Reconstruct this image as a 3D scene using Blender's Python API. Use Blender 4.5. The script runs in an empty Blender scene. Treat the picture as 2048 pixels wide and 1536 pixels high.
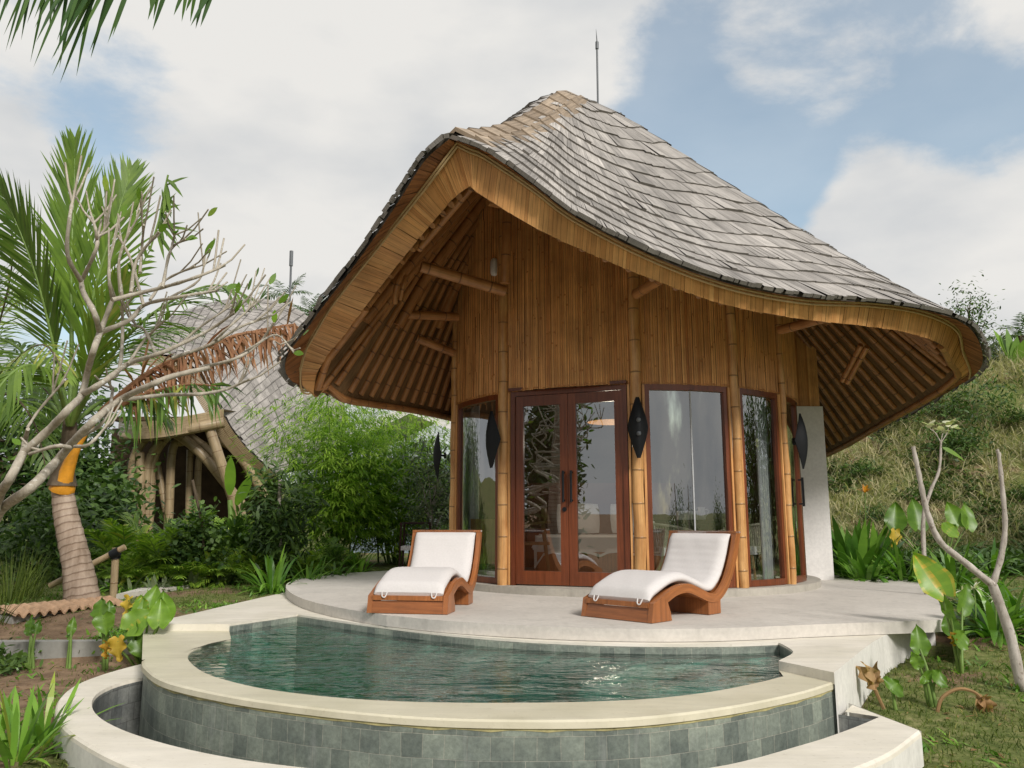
import bpy, math, random
import numpy as np
from mathutils import Vector, Matrix
R = math.radians
random.seed(7); np.random.seed(7)
S = bpy.context.scene
COL = S.collection
# ------------------------------------------------------------------ camera
F, YH, HC = 1600., 1045., 0.80          # focal length in photo pixels, horizon row, eye height over the terrace (z = 0)
PITCH = math.atan((YH - 768) / F)
cam_d = bpy.data.cameras.new("camera"); cam = bpy.data.objects.new("camera", cam_d); COL.objects.link(cam)
cam.location = (0, 0, HC); cam.rotation_euler = (R(90) + PITCH, 0, 0)
cam_d.sensor_width = 36; cam_d.lens = F / 2048 * 36; cam_d.clip_end = 3000; cam_d.clip_start = 0.05
S.camera = cam
_c, _s = math.cos(PITCH), math.sin(PITCH)
def ray(px, py):
    a = (px - 1024) / F; b = (768 - py) / F
    return Vector((a, _c - b * _s, _s + b * _c))
def at_z(px, py, z):
    d = ray(px, py); t = (z - HC) / d.z
    return Vector((d.x * t, d.y * t, z))
def at(px, py, Y):
    d = ray(px, py); t = Y / d.y
    return Vector((d.x * t, Y, HC + d.z * t))
# ------------------------------------------------------------------ world, sun
SUN_EL, SUN_AZ = R(37), R(150)           # azimuth from +Y clockwise: from the right and a little behind the camera
w = bpy.data.worlds.new("World"); S.world = w; w.use_nodes = True
nt = w.node_tree; N = nt.nodes; L = nt.links; N.clear()
def wn(t, **k):
    n = N.new(t)
    for a, b in k.items(): setattr(n, a, b)
    return n
def wmath(op, a, b=None, clamp=False):
    n = wn('ShaderNodeMath', operation=op); n.use_clamp = clamp
    for i, v in enumerate((a, b)):
        if v is None: continue
        if hasattr(v, 'links'): L.new(v, n.inputs[i])
        else: n.inputs[i].default_value = v
    return n.outputs[0]
sky = wn('ShaderNodeTexSky', sky_type='NISHITA'); sky.sun_disc = False
sky.sun_elevation = SUN_EL; sky.sun_rotation = SUN_AZ; sky.air_density = 1.0; sky.dust_density = 1.6; sky.ozone_density = 1.0
tc = wn('ShaderNodeTexCoord')
mp = wn('ShaderNodeMapping'); mp.inputs['Scale'].default_value = (1, 1, 1.9); L.new(tc.outputs['Generated'], mp.inputs['Vector'])
n1 = wn('ShaderNodeTexNoise'); n1.inputs['Scale'].default_value = 3.6; n1.inputs['Detail'].default_value = 9; n1.inputs['Roughness'].default_value = .60; n1.inputs['Distortion'].default_value = .15
L.new(mp.outputs[0], n1.inputs['Vector'])
n2 = wn('ShaderNodeTexNoise'); n2.inputs['Scale'].default_value = 3.4; n2.inputs['Detail'].default_value = 7; n2.inputs['Roughness'].default_value = .5
mp2 = wn('ShaderNodeMapping'); mp2.inputs['Location'].default_value = (3.1, 1.7, .6); mp2.inputs['Scale'].default_value = (1, 1, 2.2); L.new(tc.outputs['Generated'], mp2.inputs['Vector']); L.new(mp2.outputs[0], n2.inputs['Vector'])
def patch(px, py, rad, amt):             # an opening (negative) or a bank (positive) of cloud round one direction of the sky
    d = ray(px, py).normalized()
    v = wn('ShaderNodeVectorMath', operation='DOT_PRODUCT'); L.new(tc.outputs['Generated'], v.inputs[0]); v.inputs[1].default_value = d
    m = wn('ShaderNodeMapRange'); m.interpolation_type = 'SMOOTHSTEP'
    m.inputs['From Min'].default_value = math.cos(R(rad)); m.inputs['From Max'].default_value = 1.0
    m.inputs['To Min'].default_value = 0; m.inputs['To Max'].default_value = amt
    L.new(v.outputs['Value'], m.inputs['Value']); return m.outputs[0]
acc = wmath('ADD', n1.outputs[0], 0.13)
for a in [(1560, 250, 16, -.26), (1850, 60, 12, -.16), (1400, 330, 9, -.16), (330, 250, 8, -.11), (110, 230, 5, -.05), (1850, 480, 10, .30), (1780, 420, 6, .16), (1620, 110, 8, .20), (560, 400, 11, .14),
          (700, 100, 16, .16), (620, 340, 5, -.12), (160, 60, 7, -.05), (1960, 260, 6, -.18), (1750, 620, 9, -.1), (1000, 60, 12, .14), (1500, 420, 7, -.10)]:
    acc = wmath('ADD', acc, patch(*a))
mr = wn('ShaderNodeMapRange'); mr.interpolation_type = 'SMOOTHSTEP'
mr.inputs['From Min'].default_value = .39; mr.inputs['From Max'].default_value = .60; mr.inputs['To Min'].default_value = .34; L.new(acc, mr.inputs['Value'])
sepd = wn('ShaderNodeSeparateXYZ'); L.new(tc.outputs['Generated'], sepd.inputs[0])
cr = wn('ShaderNodeValToRGB'); L.new(n2.outputs[0], cr.inputs[0])
e = cr.color_ramp.elements; e[0].position = .36; e[0].color = (.41, .425, .44, 1); e[1].position = .62; e[1].color = (.565, .555, .535, 1)
# a darker bank of rain cloud stands behind the photographer
mb_ = wn('ShaderNodeMapRange'); mb_.interpolation_type = 'SMOOTHSTEP'
mb_.inputs['From Min'].default_value = -.05; mb_.inputs['From Max'].default_value = -.6; mb_.inputs['To Min'].default_value = 1; mb_.inputs['To Max'].default_value = .85
L.new(sepd.outputs['Y'], mb_.inputs['Value'])
cm = wn('ShaderNodeMix', data_type='RGBA', blend_type='MULTIPLY'); cm.inputs['Factor'].default_value = 1
L.new(cr.outputs[0], cm.inputs[6]); L.new(mb_.outputs[0], cm.inputs[7])
SKY_ST = .12
sc_ = wn('ShaderNodeMix', data_type='RGBA', blend_type='MIX'); L.new(mr.outputs[0], sc_.inputs['Factor'])
ct = wn('ShaderNodeMix', data_type='RGBA', blend_type='MULTIPLY'); ct.inputs['Factor'].default_value = 1; L.new(sky.outputs[0], ct.inputs[6]); ct.inputs[7].default_value = (1.0, 1.12, 1.0, 1)
L.new(ct.outputs[2], sc_.inputs[6])
up_ = wn('ShaderNodeVectorMath', operation='SCALE'); up_.inputs['Scale'].default_value = 1 / SKY_ST; L.new(cm.outputs[2], up_.inputs[0])
L.new(up_.outputs[0], sc_.inputs[7])
bg = wn('ShaderNodeBackground'); bg.inputs['Strength'].default_value = SKY_ST; L.new(sc_.outputs[2], bg.inputs['Color'])
wo = wn('ShaderNodeOutputWorld'); L.new(bg.outputs[0], wo.inputs[0])
sd = bpy.data.lights.new("sun", 'SUN'); sd.energy = 2.3; sd.angle = R(14); sd.color = (1, .955, .90)
sun = bpy.data.objects.new("sun", sd); COL.objects.link(sun)
sdir = Vector((math.sin(SUN_AZ) * math.cos(SUN_EL), math.cos(SUN_AZ) * math.cos(SUN_EL), math.sin(SUN_EL)))
sun.rotation_euler = sdir.to_track_quat('Z', 'Y').to_euler()
vs = S.view_settings; vs.view_transform = 'Standard'; vs.look = 'None'; vs.exposure = .55; vs.gamma = 1
S.cycles.use_denoising = True
S.cycles.max_bounces = 8; S.cycles.transparent_max_bounces = 12; S.cycles.diffuse_bounces = 4
# ------------------------------------------------------------------ mesh helpers
class MB:
    def __init__(s): s.v = []; s.f = []; s.t = []; s.u = []
    def quad(s, a, b, c, d, t=.5, uv=None):
        i = len(s.v); s.v += [a, b, c, d]; s.f.append((i, i + 1, i + 2, i + 3)); s.t.append(t)
        s.u.append(uv or ((0, 0), (1, 0), (1, 1), (0, 1)))
    def tri(s, a, b, c, t=.5):
        i = len(s.v); s.v += [a, b, c]; s.f.append((i, i + 1, i + 2)); s.t.append(t); s.u.append(((0, 0), (1, 0), (.5, 1)))
    def poly(s, pts, t=.5):
        i = len(s.v); s.v += list(pts); s.f.append(tuple(range(i, i + len(pts)))); s.t.append(t); s.u.append([(p[0], p[1]) for p in pts])
    def grid(s, rows, t=.5, uvs=None, closed=False):
        n = len(rows[0]); i = len(s.v)
        for r in rows: s.v += list(r)
        for j in range(len(rows) - 1):
            for k in range(n if closed else n - 1):
                k2 = (k + 1) % n
                s.f.append((i + j * n + k, i + j * n + k2, i + (j + 1) * n + k2, i + (j + 1) * n + k)); s.t.append(t)
                if uvs:
                    kk = k + 1
                    s.u.append((uvs(j, k), uvs(j, kk), uvs(j + 1, kk), uvs(j + 1, k)))
                else: s.u.append(((k, j), (k + 1, j), (k + 1, j + 1), (k, j + 1)))
    def tube(s, pts, rad, n=8, t=.5, caps=True):
        pts = [Vector(p) for p in pts]; m = len(pts)
        if not hasattr(rad, '__len__'): rad = [rad] * m
        d0 = (pts[1] - pts[0]).normalized()
        up = Vector((0, 0, 1)) if abs(d0.z) < .9 else Vector((1, 0, 0))
        x = d0.cross(up).normalized(); rows = []; ln = [0]
        for i in range(m):
            d = (pts[min(i + 1, m - 1)] - pts[max(i - 1, 0)]).normalized()
            x = (x - d * x.dot(d)).normalized(); y = d.cross(x)
            rows.append([pts[i] + (x * math.cos(2 * math.pi * k / n) + y * math.sin(2 * math.pi * k / n)) * rad[i] for k in range(n)])
            if i: ln.append(ln[-1] + (pts[i] - pts[i - 1]).length)
        s.grid(rows, t, lambda j, k: (k / n, ln[j]), True)
        if caps: s.poly(rows[0][::-1], t); s.poly(rows[-1], t)
    def box(s, c, size, rot=None, t=.5):
        hx, hy, hz = size[0] / 2, size[1] / 2, size[2] / 2
        P = [Vector((sx * hx, sy * hy, sz * hz)) for sz in (-1, 1) for sx, sy in ((-1, -1), (1, -1), (1, 1), (-1, 1))]
        if rot is not None: P = [rot @ p for p in P]
        c = Vector(c); P = [p + c for p in P]
        for f in ((3, 2, 1, 0), (4, 5, 6, 7), (0, 1, 5, 4), (1, 2, 6, 5), (2, 3, 7, 6), (3, 0, 4, 7)):
            a = [P[k] for k in f]; w_ = (a[1] - a[0]).length; h_ = (a[2] - a[1]).length
            s.quad(*a, t, ((0, 0), (w_, 0), (w_, h_), (0, h_)))
    def prism(s, poly, z0, z1, t=.5):
        n = len(poly)
        s.poly([Vector((p[0], p[1], z1)) for p in poly], t)
        s.poly([Vector((p[0], p[1], z0)) for p in poly][::-1], t)
        l = 0
        for i in range(n):
            a, b = poly[i], poly[(i + 1) % n]; d = math.hypot(b[0] - a[0], b[1] - a[1])
            s.quad(Vector((a[0], a[1], z0)), Vector((b[0], b[1], z0)), Vector((b[0], b[1], z1)), Vector((a[0], a[1], z1)), t, ((l, z0), (l + d, z0), (l + d, z1), (l, z1))); l += d
    def build(s, name, mat, parent=None, smooth=False, bevel=0, org=None):
        me = bpy.data.meshes.new(name)
        o_ = Vector(org) if org is not None else (parent.location if parent is not None and parent.parent is None else Vector((0, 0, 0)))
        if parent is not None and parent.parent is not None: o_ = parent.parent.location
        V = np.array([tuple(p) for p in s.v], dtype=np.float32) - np.array(tuple(o_), dtype=np.float32)
        me.from_pydata(V.tolist(), [], s.f)
        ul = me.uv_layers.new(name="UVMap"); ul.data.foreach_set('uv', np.array([c for f in s.u for q in f for c in q], dtype=np.float32))
        at_ = me.attributes.new('tint', 'FLOAT', 'FACE'); at_.data.foreach_set('value', np.array(s.t, dtype=np.float32))
        me.materials.append(mat)
        if smooth: me.polygons.foreach_set('use_smooth', [True] * len(me.polygons))
        o = bpy.data.objects.new(name, me); COL.objects.link(o)
        if parent is not None:
            o.parent = parent
        else: o.location = o_
        if bevel:
            b = o.modifiers.new('bevel', 'BEVEL'); b.width = bevel; b.segments = 2; b.limit_method = 'ANGLE'; b.angle_limit = R(40)
        return o
def tag(o, label=None, cat=None, group=None, kind=None):
    for k, v in (('label', label), ('category', cat), ('group', group), ('kind', kind)):
        if v: o[k] = v
    return o
def thing(name, label, cat, loc, group=None):
    o = bpy.data.objects.new(name, None); o.empty_display_size = .2; COL.objects.link(o); o.location = Vector(loc)
    return tag(o, label, cat, group)
def dup(root, loc, rz=0, sc=1, label=None):
    r = root.copy(); COL.objects.link(r); r.location = Vector(loc); r.rotation_euler = (0, 0, rz); r.scale = (sc, sc, sc)
    if label: r['label'] = label
    for ch in root.children:
        c = ch.copy(); COL.objects.link(c); c.parent = r
        for g in ch.children:
            d = g.copy(); COL.objects.link(d); d.parent = c
    return r
def spline(P, n=8, closed=False):
    P = [Vector(p) for p in P]; m = len(P); out = []
    for i in range(m if closed else m - 1):
        if closed: a, b, c, d = P[i - 1], P[i], P[(i + 1) % m], P[(i + 2) % m]
        else:
            b, c = P[i], P[i + 1]; a = P[i - 1] if i else b * 2 - c; d = P[i + 2] if i + 2 < m else c * 2 - b
        for k in range(n):
            t = k / n
            out.append(.5 * ((2 * b) + (c - a) * t + (2 * a - 5 * b + 4 * c - d) * t * t + (3 * b - a - 3 * c + d) * t ** 3))
    if not closed: out.append(P[-1])
    return out
def resample(P, n):
    P = [Vector(p) for p in P]; l = [0]
    for a, b in zip(P, P[1:]): l.append(l[-1] + (b - a).length)
    out = []; j = 0
    for i in range(n):
        t = l[-1] * i / (n - 1)
        while j < len(P) - 2 and l[j + 1] < t: j += 1
        q = (t - l[j]) / max(1e-9, l[j + 1] - l[j]); out.append(P[j].lerp(P[j + 1], min(1, q)))
    return out
rnd = random.uniform
# ------------------------------------------------------------------ materials
class Mat:
    def __init__(s, name, rough=.7, spec=.3):
        s.m = bpy.data.materials.new(name); s.m.use_nodes = True; s.t = s.m.node_tree; s.N = s.t.nodes; s.b = s.N['Principled BSDF']
        s.b.inputs['Roughness'].default_value = rough; s.b.inputs['Specular IOR Level'].default_value = spec
    def n(s, t, **k):
        o = s.N.new(t)
        for a, b in k.items():
            if a in o.inputs: o.inputs[a].default_value = b
            else: setattr(o, a, b)
        return o
    def l(s, a, b): s.t.links.new(a, b)
    def coord(s, kind='Object', scale=(1, 1, 1)):
        c = s.n('ShaderNodeTexCoord'); m = s.n('ShaderNodeMapping'); m.inputs['Scale'].default_value = scale
        s.l(c.outputs[kind], m.inputs['Vector']); return m.outputs[0]
    def noise(s, vec, scale, detail=5, rough=.55, dist=0):
        o = s.n('ShaderNodeTexNoise'); o.inputs['Scale'].default_value = scale; o.inputs['Detail'].default_value = detail; o.inputs['Roughness'].default_value = rough; o.inputs['Distortion'].default_value = dist
        s.l(vec, o.inputs['Vector']); return o.outputs[0]
    def ramp(s, fac, stops):
        o = s.n('ShaderNodeValToRGB'); e = o.color_ramp.elements
        while len(e) < len(stops): e.new(.5)
        for q, (p, c) in zip(e, stops): q.position = p; q.color = (*c, 1)
        s.l(fac, o.inputs[0]); return o.outputs[0]
    def mix(s, a, b, fac, mode='MIX'):
        o = s.n('ShaderNodeMix', data_type='RGBA', blend_type=mode)
        for i, v in ((0, fac), (6, a), (7, b)):
            if hasattr(v, 'links'): s.l(v, o.inputs[i])
            else: o.inputs[i].default_value = v if i == 0 else (*v, 1)
        return o.outputs[2]
    def attr(s, name='tint'):
        a = s.n('ShaderNodeAttribute'); a.attribute_name = name; return a.outputs['Fac']
    def math(s, op, a, b):
        o = s.n('ShaderNodeMath', operation=op)
        for i, v in enumerate((a, b)):
            if hasattr(v, 'links'): s.l(v, o.inputs[i])
            else: o.inputs[i].default_value = v
        return o.outputs[0]
    def bump(s, h, strength=.3, dist=.01):
        o = s.n('ShaderNodeBump'); o.inputs['Strength'].default_value = strength; o.inputs['Distance'].default_value = dist
        s.l(h, o.inputs['Height']); s.l(o.outputs[0], s.b.inputs['Normal']); return o.outputs[0]
    def col(s, c):
        if hasattr(c, 'links'): s.l(c, s.b.inputs['Base Color'])
        else: s.b.inputs['Base Color'].default_value = (*c, 1)
        return s
def fibre(name, lo, hi, rough=.6, fs=(60, 3, 1), dark=.55, spec=.25, bump=.3, blotch=.5):
    """split bamboo / wood: tint picks the strip's tone, fibres run along V, blotches in object space"""
    m = Mat(name, rough, spec)
    base = m.ramp(m.attr(), [(0, lo), (1, hi)])
    f = m.noise(m.coord('UV', fs), 1, 6, .6)
    fr = m.ramp(f, [(.3, (dark,) * 3), (.6, (1.05,) * 3)])
    c = m.mix(base, fr, 1, 'MULTIPLY')
    b = m.ramp(m.noise(m.coord('Object'), 2.3, 6, .65), [(.3, (1 - blotch * .6,) * 3), (.7, (1.1,) * 3)])
    m.col(m.mix(c, b, 1, 'MULTIPLY')); m.bump(f, bump, .004); return m.m
def plain(name, c, rough=.6, spec=.3, var=.2, scale=8, metal=0):
    m = Mat(name, rough, spec); m.b.inputs['Metallic'].default_value = metal
    n = m.ramp(m.noise(m.coord('Object'), scale, 6, .6), [(.25, tuple(x * (1 - var) for x in c)), (.75, tuple(min(1, x * (1 + var)) for x in c))])
    m.col(n); return m.m
def leafmat(name, lo, hi, trans=.3, rough=.42, spec=.4, yellow=None):
    m = Mat(name, rough, spec)
    st = [(0, lo), (.85, hi)] + ([(1, yellow)] if yellow else [])
    c = m.ramp(m.attr(), st)
    c2 = m.mix(c, m.ramp(m.noise(m.coord('Object'), 5, 4), [(.3, (.75, .8, .75)), (.7, (1.15, 1.1, 1.0))]), 1, 'MULTIPLY')
    m.col(c2)
    tr = m.n('ShaderNodeBsdfTranslucent'); hs = m.mix(c2, (1.0, 1.25, .5), 1, 'MULTIPLY'); m.l(hs, tr.inputs[0])
    mx = m.n('ShaderNodeMixShader'); mx.inputs[0].default_value = trans
    m.l(m.b.outputs[0], mx.inputs[1]); m.l(tr.outputs[0], mx.inputs[2]); m.l(mx.outputs[0], m.N['Material Output'].inputs[0]); return m.m
def plaster(name, c, stain=(.30, .29, .24), amt=.5, rough=.75, vert=1.0):
    m = Mat(name, rough, .25); oc = m.coord('Object')
    big = m.noise(oc, 1.1, 7, .6, .4); fine = m.noise(oc, 22, 6, .65)
    c1 = m.ramp(big, [(.3, tuple(x * .86 for x in c)), (.7, tuple(min(1, x * 1.06) for x in c))])
    drip = m.noise(m.coord('Object', (6, 6, .7 * vert)), 1, 6, .62)
    c2 = m.mix(c1, stain, m.math('MULTIPLY', m.ramp(drip, [(.52, (0, 0, 0)), (.78, (amt,) * 3)]), 1.0))
    c3 = m.mix(c2, m.ramp(fine, [(.25, (.86,) * 3), (.7, (1.05,) * 3)]), 1, 'MULTIPLY')
    m.col(c3); m.bump(fine, .15, .006); return m.m
def streaked(name, c, rough=.6):
    """cream terrazzo coping: long faint streaks, small stains"""
    m = Mat(name, rough, .3); oc = m.coord('Object', (1, 1, 1))
    st = m.noise(m.coord('Object', (2.0, 11, 3)), 1, 6, .6, .6); bl = m.noise(oc, 1.6, 6, .6); sp = m.noise(oc, 30, 4, .6)
    a = m.ramp(st, [(.3, tuple(x * .88 for x in c)), (.72, tuple(min(1, x * 1.05) for x in c))])
    b = m.mix(a, m.ramp(bl, [(.3, (.84, .83, .78)), (.65, (1.04, 1.03, 1.03))]), 1, 'MULTIPLY')
    b = m.mix(b, m.ramp(sp, [(.22, (.80, .78, .74)), (.4, (1, 1, 1))]), 1, 'MULTIPLY')
    m.col(b); m.bump(sp, .1, .004); return m.m
def tiles(name, c1, c2, mortar, size=.1, pale=.4, rough=.5):
    m = Mat(name, rough, .4); uv = m.coord('UV', (1, 1, 1))
    b = m.n('ShaderNodeTexBrick', offset=.5, offset_frequency=2); b.inputs['Scale'].default_value = 1 / size
    b.inputs['Brick Width'].default_value = 1.0; b.inputs['Row Height'].default_value = 1.0; b.inputs['Mortar Size'].default_value = .016; b.inputs['Mortar Smooth'].default_value = .4
    b.inputs['Color1'].default_value = (*c1, 1); b.inputs['Color2'].default_value = (*c2, 1); b.inputs['Mortar'].default_value = (*mortar, 1); b.inputs['Bias'].default_value = 0
    jit = m.noise(uv, 3, 4); j2 = m.n('ShaderNodeVectorMath', operation='MULTIPLY_ADD')
    nc = m.n('ShaderNodeTexNoise'); nc.inputs['Scale'].default_value = 4; m.l(uv, nc.inputs['Vector'])
    m.l(nc.outputs['Color'], j2.inputs[0]); j2.inputs[1].default_value = (.018, .018, 0); m.l(uv, j2.inputs[2]); m.l(j2.outputs[0], b.inputs['Vector'])
    nn = m.noise(m.coord('Object'), 4, 7, .68, .3); fine = m.noise(m.coord('Object'), 45, 5, .65)
    a = m.mix(b.outputs['Color'], m.ramp(nn, [(.3, (.6, .62, .64)), (.7, (1.35, 1.32, 1.25))]), 1, 'MULTIPLY')
    a = m.mix(a, m.ramp(fine, [(.3, (.75,) * 3), (.7, (1.15,) * 3)]), 1, 'MULTIPLY')
    drip = m.noise(m.coord('UV', (14, 1.6, 1)), 1, 5, .6)
    a = m.mix(a, (.40, .41, .38), m.math('MULTIPLY', m.ramp(drip, [(.58, (0,) * 3), (.82, (pale,) * 3)]), 1))
    m.col(a); m.bump(m.math('ADD', m.math('MULTIPLY', b.outputs['Fac'], -.6), m.math('MULTIPLY', fine, .4)), .5, .006); return m.m

M = {}
M['shingle'] = fibre('weathered_bamboo_shingle', (.25, .232, .215), (.58, .54, .50), .75, (120, 3, 1), .38, .2, .5, .55)
M['shingle_edge'] = fibre('shingle_edge', (.05, .045, .04), (.14, .12, .10), .9, (60, 3, 1), .5)
M['ridge'] = fibre('ridge_shingle', (.27, .205, .145), (.46, .365, .27), .7, (60, 2.5, 1), .5, .25, .4)
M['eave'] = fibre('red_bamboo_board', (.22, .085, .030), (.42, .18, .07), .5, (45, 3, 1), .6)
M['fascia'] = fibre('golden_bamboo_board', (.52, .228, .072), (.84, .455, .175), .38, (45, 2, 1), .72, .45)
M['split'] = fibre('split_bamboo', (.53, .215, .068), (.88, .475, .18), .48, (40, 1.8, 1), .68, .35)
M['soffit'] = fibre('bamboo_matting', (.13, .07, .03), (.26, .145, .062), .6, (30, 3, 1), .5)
M['trim'] = plain('rattan_trim', (.50, .36, .19), .6, .3, .2, 20)
M['teak'] = fibre('red_hardwood', (.12, .030, .012), (.25, .070, .025), .3, (40, 2, 1), .6, .5, .15, .35)
M['lteak'] = fibre('oiled_teak', (.25, .080, .023), (.45, .165, .052), .33, (45, 2, 1), .62, .5, .15, .4)
M['cushion'] = plain('white_canvas', (.64, .61, .595), .85, .15, .05, 60)
M['terrace'] = plaster('terrace_concrete', (.62, .58, .525), (.36, .34, .30), .5, .7)
M['plinth'] = plaster('plinth_concrete', (.43, .40, .345), (.20, .19, .165), .55, .75)
M['coping'] = streaked('cream_coping', (.75, .705, .615))
M['rim'] = streaked('wet_cream_coping', (.63, .59, .455), .4)
M['render'] = plaster('white_render', (.74, .72, .67), (.42, .42, .37), .5, .75)
M['pier'] = plaster('white_wall_paint', (.74, .715, .69), (.6, .58, .55), .3, .8)
M['tile'] = tiles('green_stone_tile', (.25, .285, .243), (.138, .163, .145), (.33, .33, .28), .115, .5)
M['tile_pale'] = tiles('pale_stone_tile', (.27, .28, .27), (.15, .16, .16), (.10, .10, .10), .12, .6)
M['scum'] = plain('limescale_band', (.40, .355, .17), .7, .2, .45, 14)
M['black'] = plain('black_metal', (.009, .010, .012), .55, .25, .2, 10)
M['steel'] = plain('grey_metal', (.10, .11, .12), .4, .5, .2, 10)
M['white'] = plain('white_ceramic', (.72, .70, .68), .5, .4, .04, 10)
M['linen'] = plain('bed_linen', (.74, .73, .73), .85, .1, .04, 10)
M['curtain'] = plain('grey_curtain', (.42, .43, .44), .85, .1, .12, 20)
M['oak'] = fibre('pale_wood', (.30, .16, .065), (.42, .24, .11), .45, (40, 2, 1), .65)
M['darkwood'] = fibre('dark_wood', (.025, .012, .009), (.06, .025, .016), .4, (40, 2, 1), .6)
M['rope'] = fibre('woven_rope', (.36, .33, .25), (.52, .48, .38), .8, (40, 20, 1), .6)
M['terra'] = plain('terracotta', (.46, .30, .19), .75, .2, .3, 12)
M['concrete'] = plaster('grey_concrete', (.36, .35, .32), (.15, .145, .125), .7, .85)
M['reddark'] = plain('dark_red_wall', (.10, .030, .018), .6, .3, .3, 3)
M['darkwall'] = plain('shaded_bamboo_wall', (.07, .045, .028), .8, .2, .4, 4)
M['bluewall'] = plain('blue_grey_paint', (.22, .27, .31), .7, .2, .15, 2)
def pole_mat(name, lo, hi, ring=(.16, .09, .04)):
    m = Mat(name, .36, .45); uv = m.n('ShaderNodeTexCoord').outputs['UV']
    sep = m.n('ShaderNodeSeparateXYZ'); m.l(uv, sep.inputs[0])
    # a node ring every 0.37 m along the culm
    fr = m.math('FRACT', m.math('MULTIPLY', sep.outputs[1], 2.7), 0)
    pp = m.math('ABSOLUTE', m.math('SUBTRACT', fr, .5), 0)
    rg = m.ramp(pp, [(0, (1, 1, 1)), (.012, (1, 1, 1)), (.03, (0, 0, 0))])
    a = m.ramp(m.noise(m.coord('Object', (3, 3, 1.2)), 2, 6, .6), [(.3, lo), (.7, hi)])
    a = m.mix(a, m.ramp(m.noise(m.coord('UV', (26, 1.5, 1)), 1, 5), [(.3, (.72,) * 3), (.65, (1.08,) * 3)]), 1, 'MULTIPLY')
    m.col(m.mix(a, ring, m.math('MULTIPLY', rg, .75))); m.bump(rg, .6, .006); return m.m
M['pole'] = pole_mat('bamboo_pole', (.42, .185, .055), (.72, .42, .17))
M['rpole'] = pole_mat('brown_bamboo_pole', (.30, .125, .042), (.50, .235, .088), (.09, .04, .02))
M['gpole'] = pole_mat('grey_bamboo_pole', (.26, .19, .11), (.42, .32, .19))
# leaves, bark
M['palm'] = leafmat('palm_leaf', (.055, .12, .02), (.22, .34, .06), .35, .4, .4, (.42, .40, .10))
M['palm_dark'] = leafmat('dark_palm_leaf', (.036, .09, .024), (.18, .31, .06), .25, .42, .4, (.34, .32, .07))
M['areca'] = leafmat('areca_leaf', (.07, .16, .022), (.36, .52, .075), .35, .4, .4, (.42, .34, .07))
M['dead'] = leafmat('dead_palm_leaf', (.20, .085, .045), (.42, .23, .14), .2, .7, .2)
M['bamboo_leaf'] = leafmat('bamboo_leaf', (.10, .22, .022), (.42, .60, .08), .42, .5, .3)
M['tree_leaf'] = leafmat('tree_leaf', (.026, .062, .02), (.13, .22, .05), .25, .45, .35)
M['grey_leaf'] = leafmat('grey_green_leaf', (.06, .095, .05), (.20, .25, .13), .25, .5, .35)
M['lily'] = leafmat('lily_leaf', (.045, .14, .02), (.24, .44, .06), .3, .33, .5, (.40, .36, .06))
M['ear'] = leafmat('elephant_ear_leaf', (.05, .13, .018), (.22, .38, .045), .38, .38, .45, (.60, .42, .06))
M['ear_yellow'] = leafmat('yellow_elephant_ear_leaf', (.42, .20, .02), (.62, .44, .07), .35, .5, .3)
M['dry'] = leafmat('withered_leaf', (.22, .12, .06), (.50, .33, .18), .3, .8, .1)
M['grass'] = leafmat('lawn_grass', (.045, .075, .016), (.17, .22, .05), .3, .6, .2, (.36, .30, .12))
M['hillgrass'] = leafmat('dry_hill_grass', (.095, .135, .05), (.56, .495, .33), .3, .7, .15)
M['petal'] = leafmat('white_petal', (.75, .74, .62), (.85, .84, .74), .3, .6, .2)
M['orange'] = leafmat('orange_flower', (.60, .20, .02), (.75, .38, .03), .3, .5, .2)
M['stalk'] = plain('green_stalk', (.16, .25, .06), .5, .3, .25, 8)
M['orangestalk'] = plain('orange_leaf_base', (.62, .27, .02), .45, .4, .3, 9)
def barkmat(name, lo, hi, scale=(10, 10, 3), rings=0, spots=None):
    m = Mat(name, .85, .15); n = m.noise(m.coord('Object', scale), 1, 7, .65)
    c = m.ramp(n, [(.3, lo), (.68, hi)]); h = n
    if rings:
        sep = m.n('ShaderNodeSeparateXYZ'); m.l(m.n('ShaderNodeTexCoord').outputs['UV'], sep.inputs[0])
        dv = m.math('ADD', m.math('MULTIPLY', sep.outputs[1], rings), m.math('MULTIPLY', m.noise(m.coord('Object', (5, 5, 5)), 1, 4), .9))
        fr = m.math('FRACT', dv, 0); k = m.ramp(fr, [(0, (.42, .36, .32)), (.16, (1, 1, 1)), (.85, (.95, .93, .9)), (1, (.5, .45, .4))])
        c = m.mix(c, k, 1, 'MULTIPLY'); h = m.math('ADD', fr, n)
    if spots:
        c = m.mix(c, spots, m.ramp(m.noise(m.coord('Object'), 28, 3, .6), [(.58, (0,) * 3), (.66, (.8,) * 3)]))
    m.col(c); m.bump(h, .6, .012); return m.m
M['coco'] = barkmat('coconut_bark', (.22, .16, .115), (.52, .42, .34), (7, 7, 2), 12)
M['plum'] = barkmat('plumeria_bark', (.26, .23, .18), (.50, .45, .37), (14, 14, 5), 0, (.58, .56, .50))
M['bark'] = barkmat('brown_bark', (.06, .045, .03), (.17, .13, .09))
M['palebark'] = barkmat('pale_bark', (.30, .26, .22), (.55, .50, .45), (20, 20, 8), 0, (.22, .18, .15))
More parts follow.
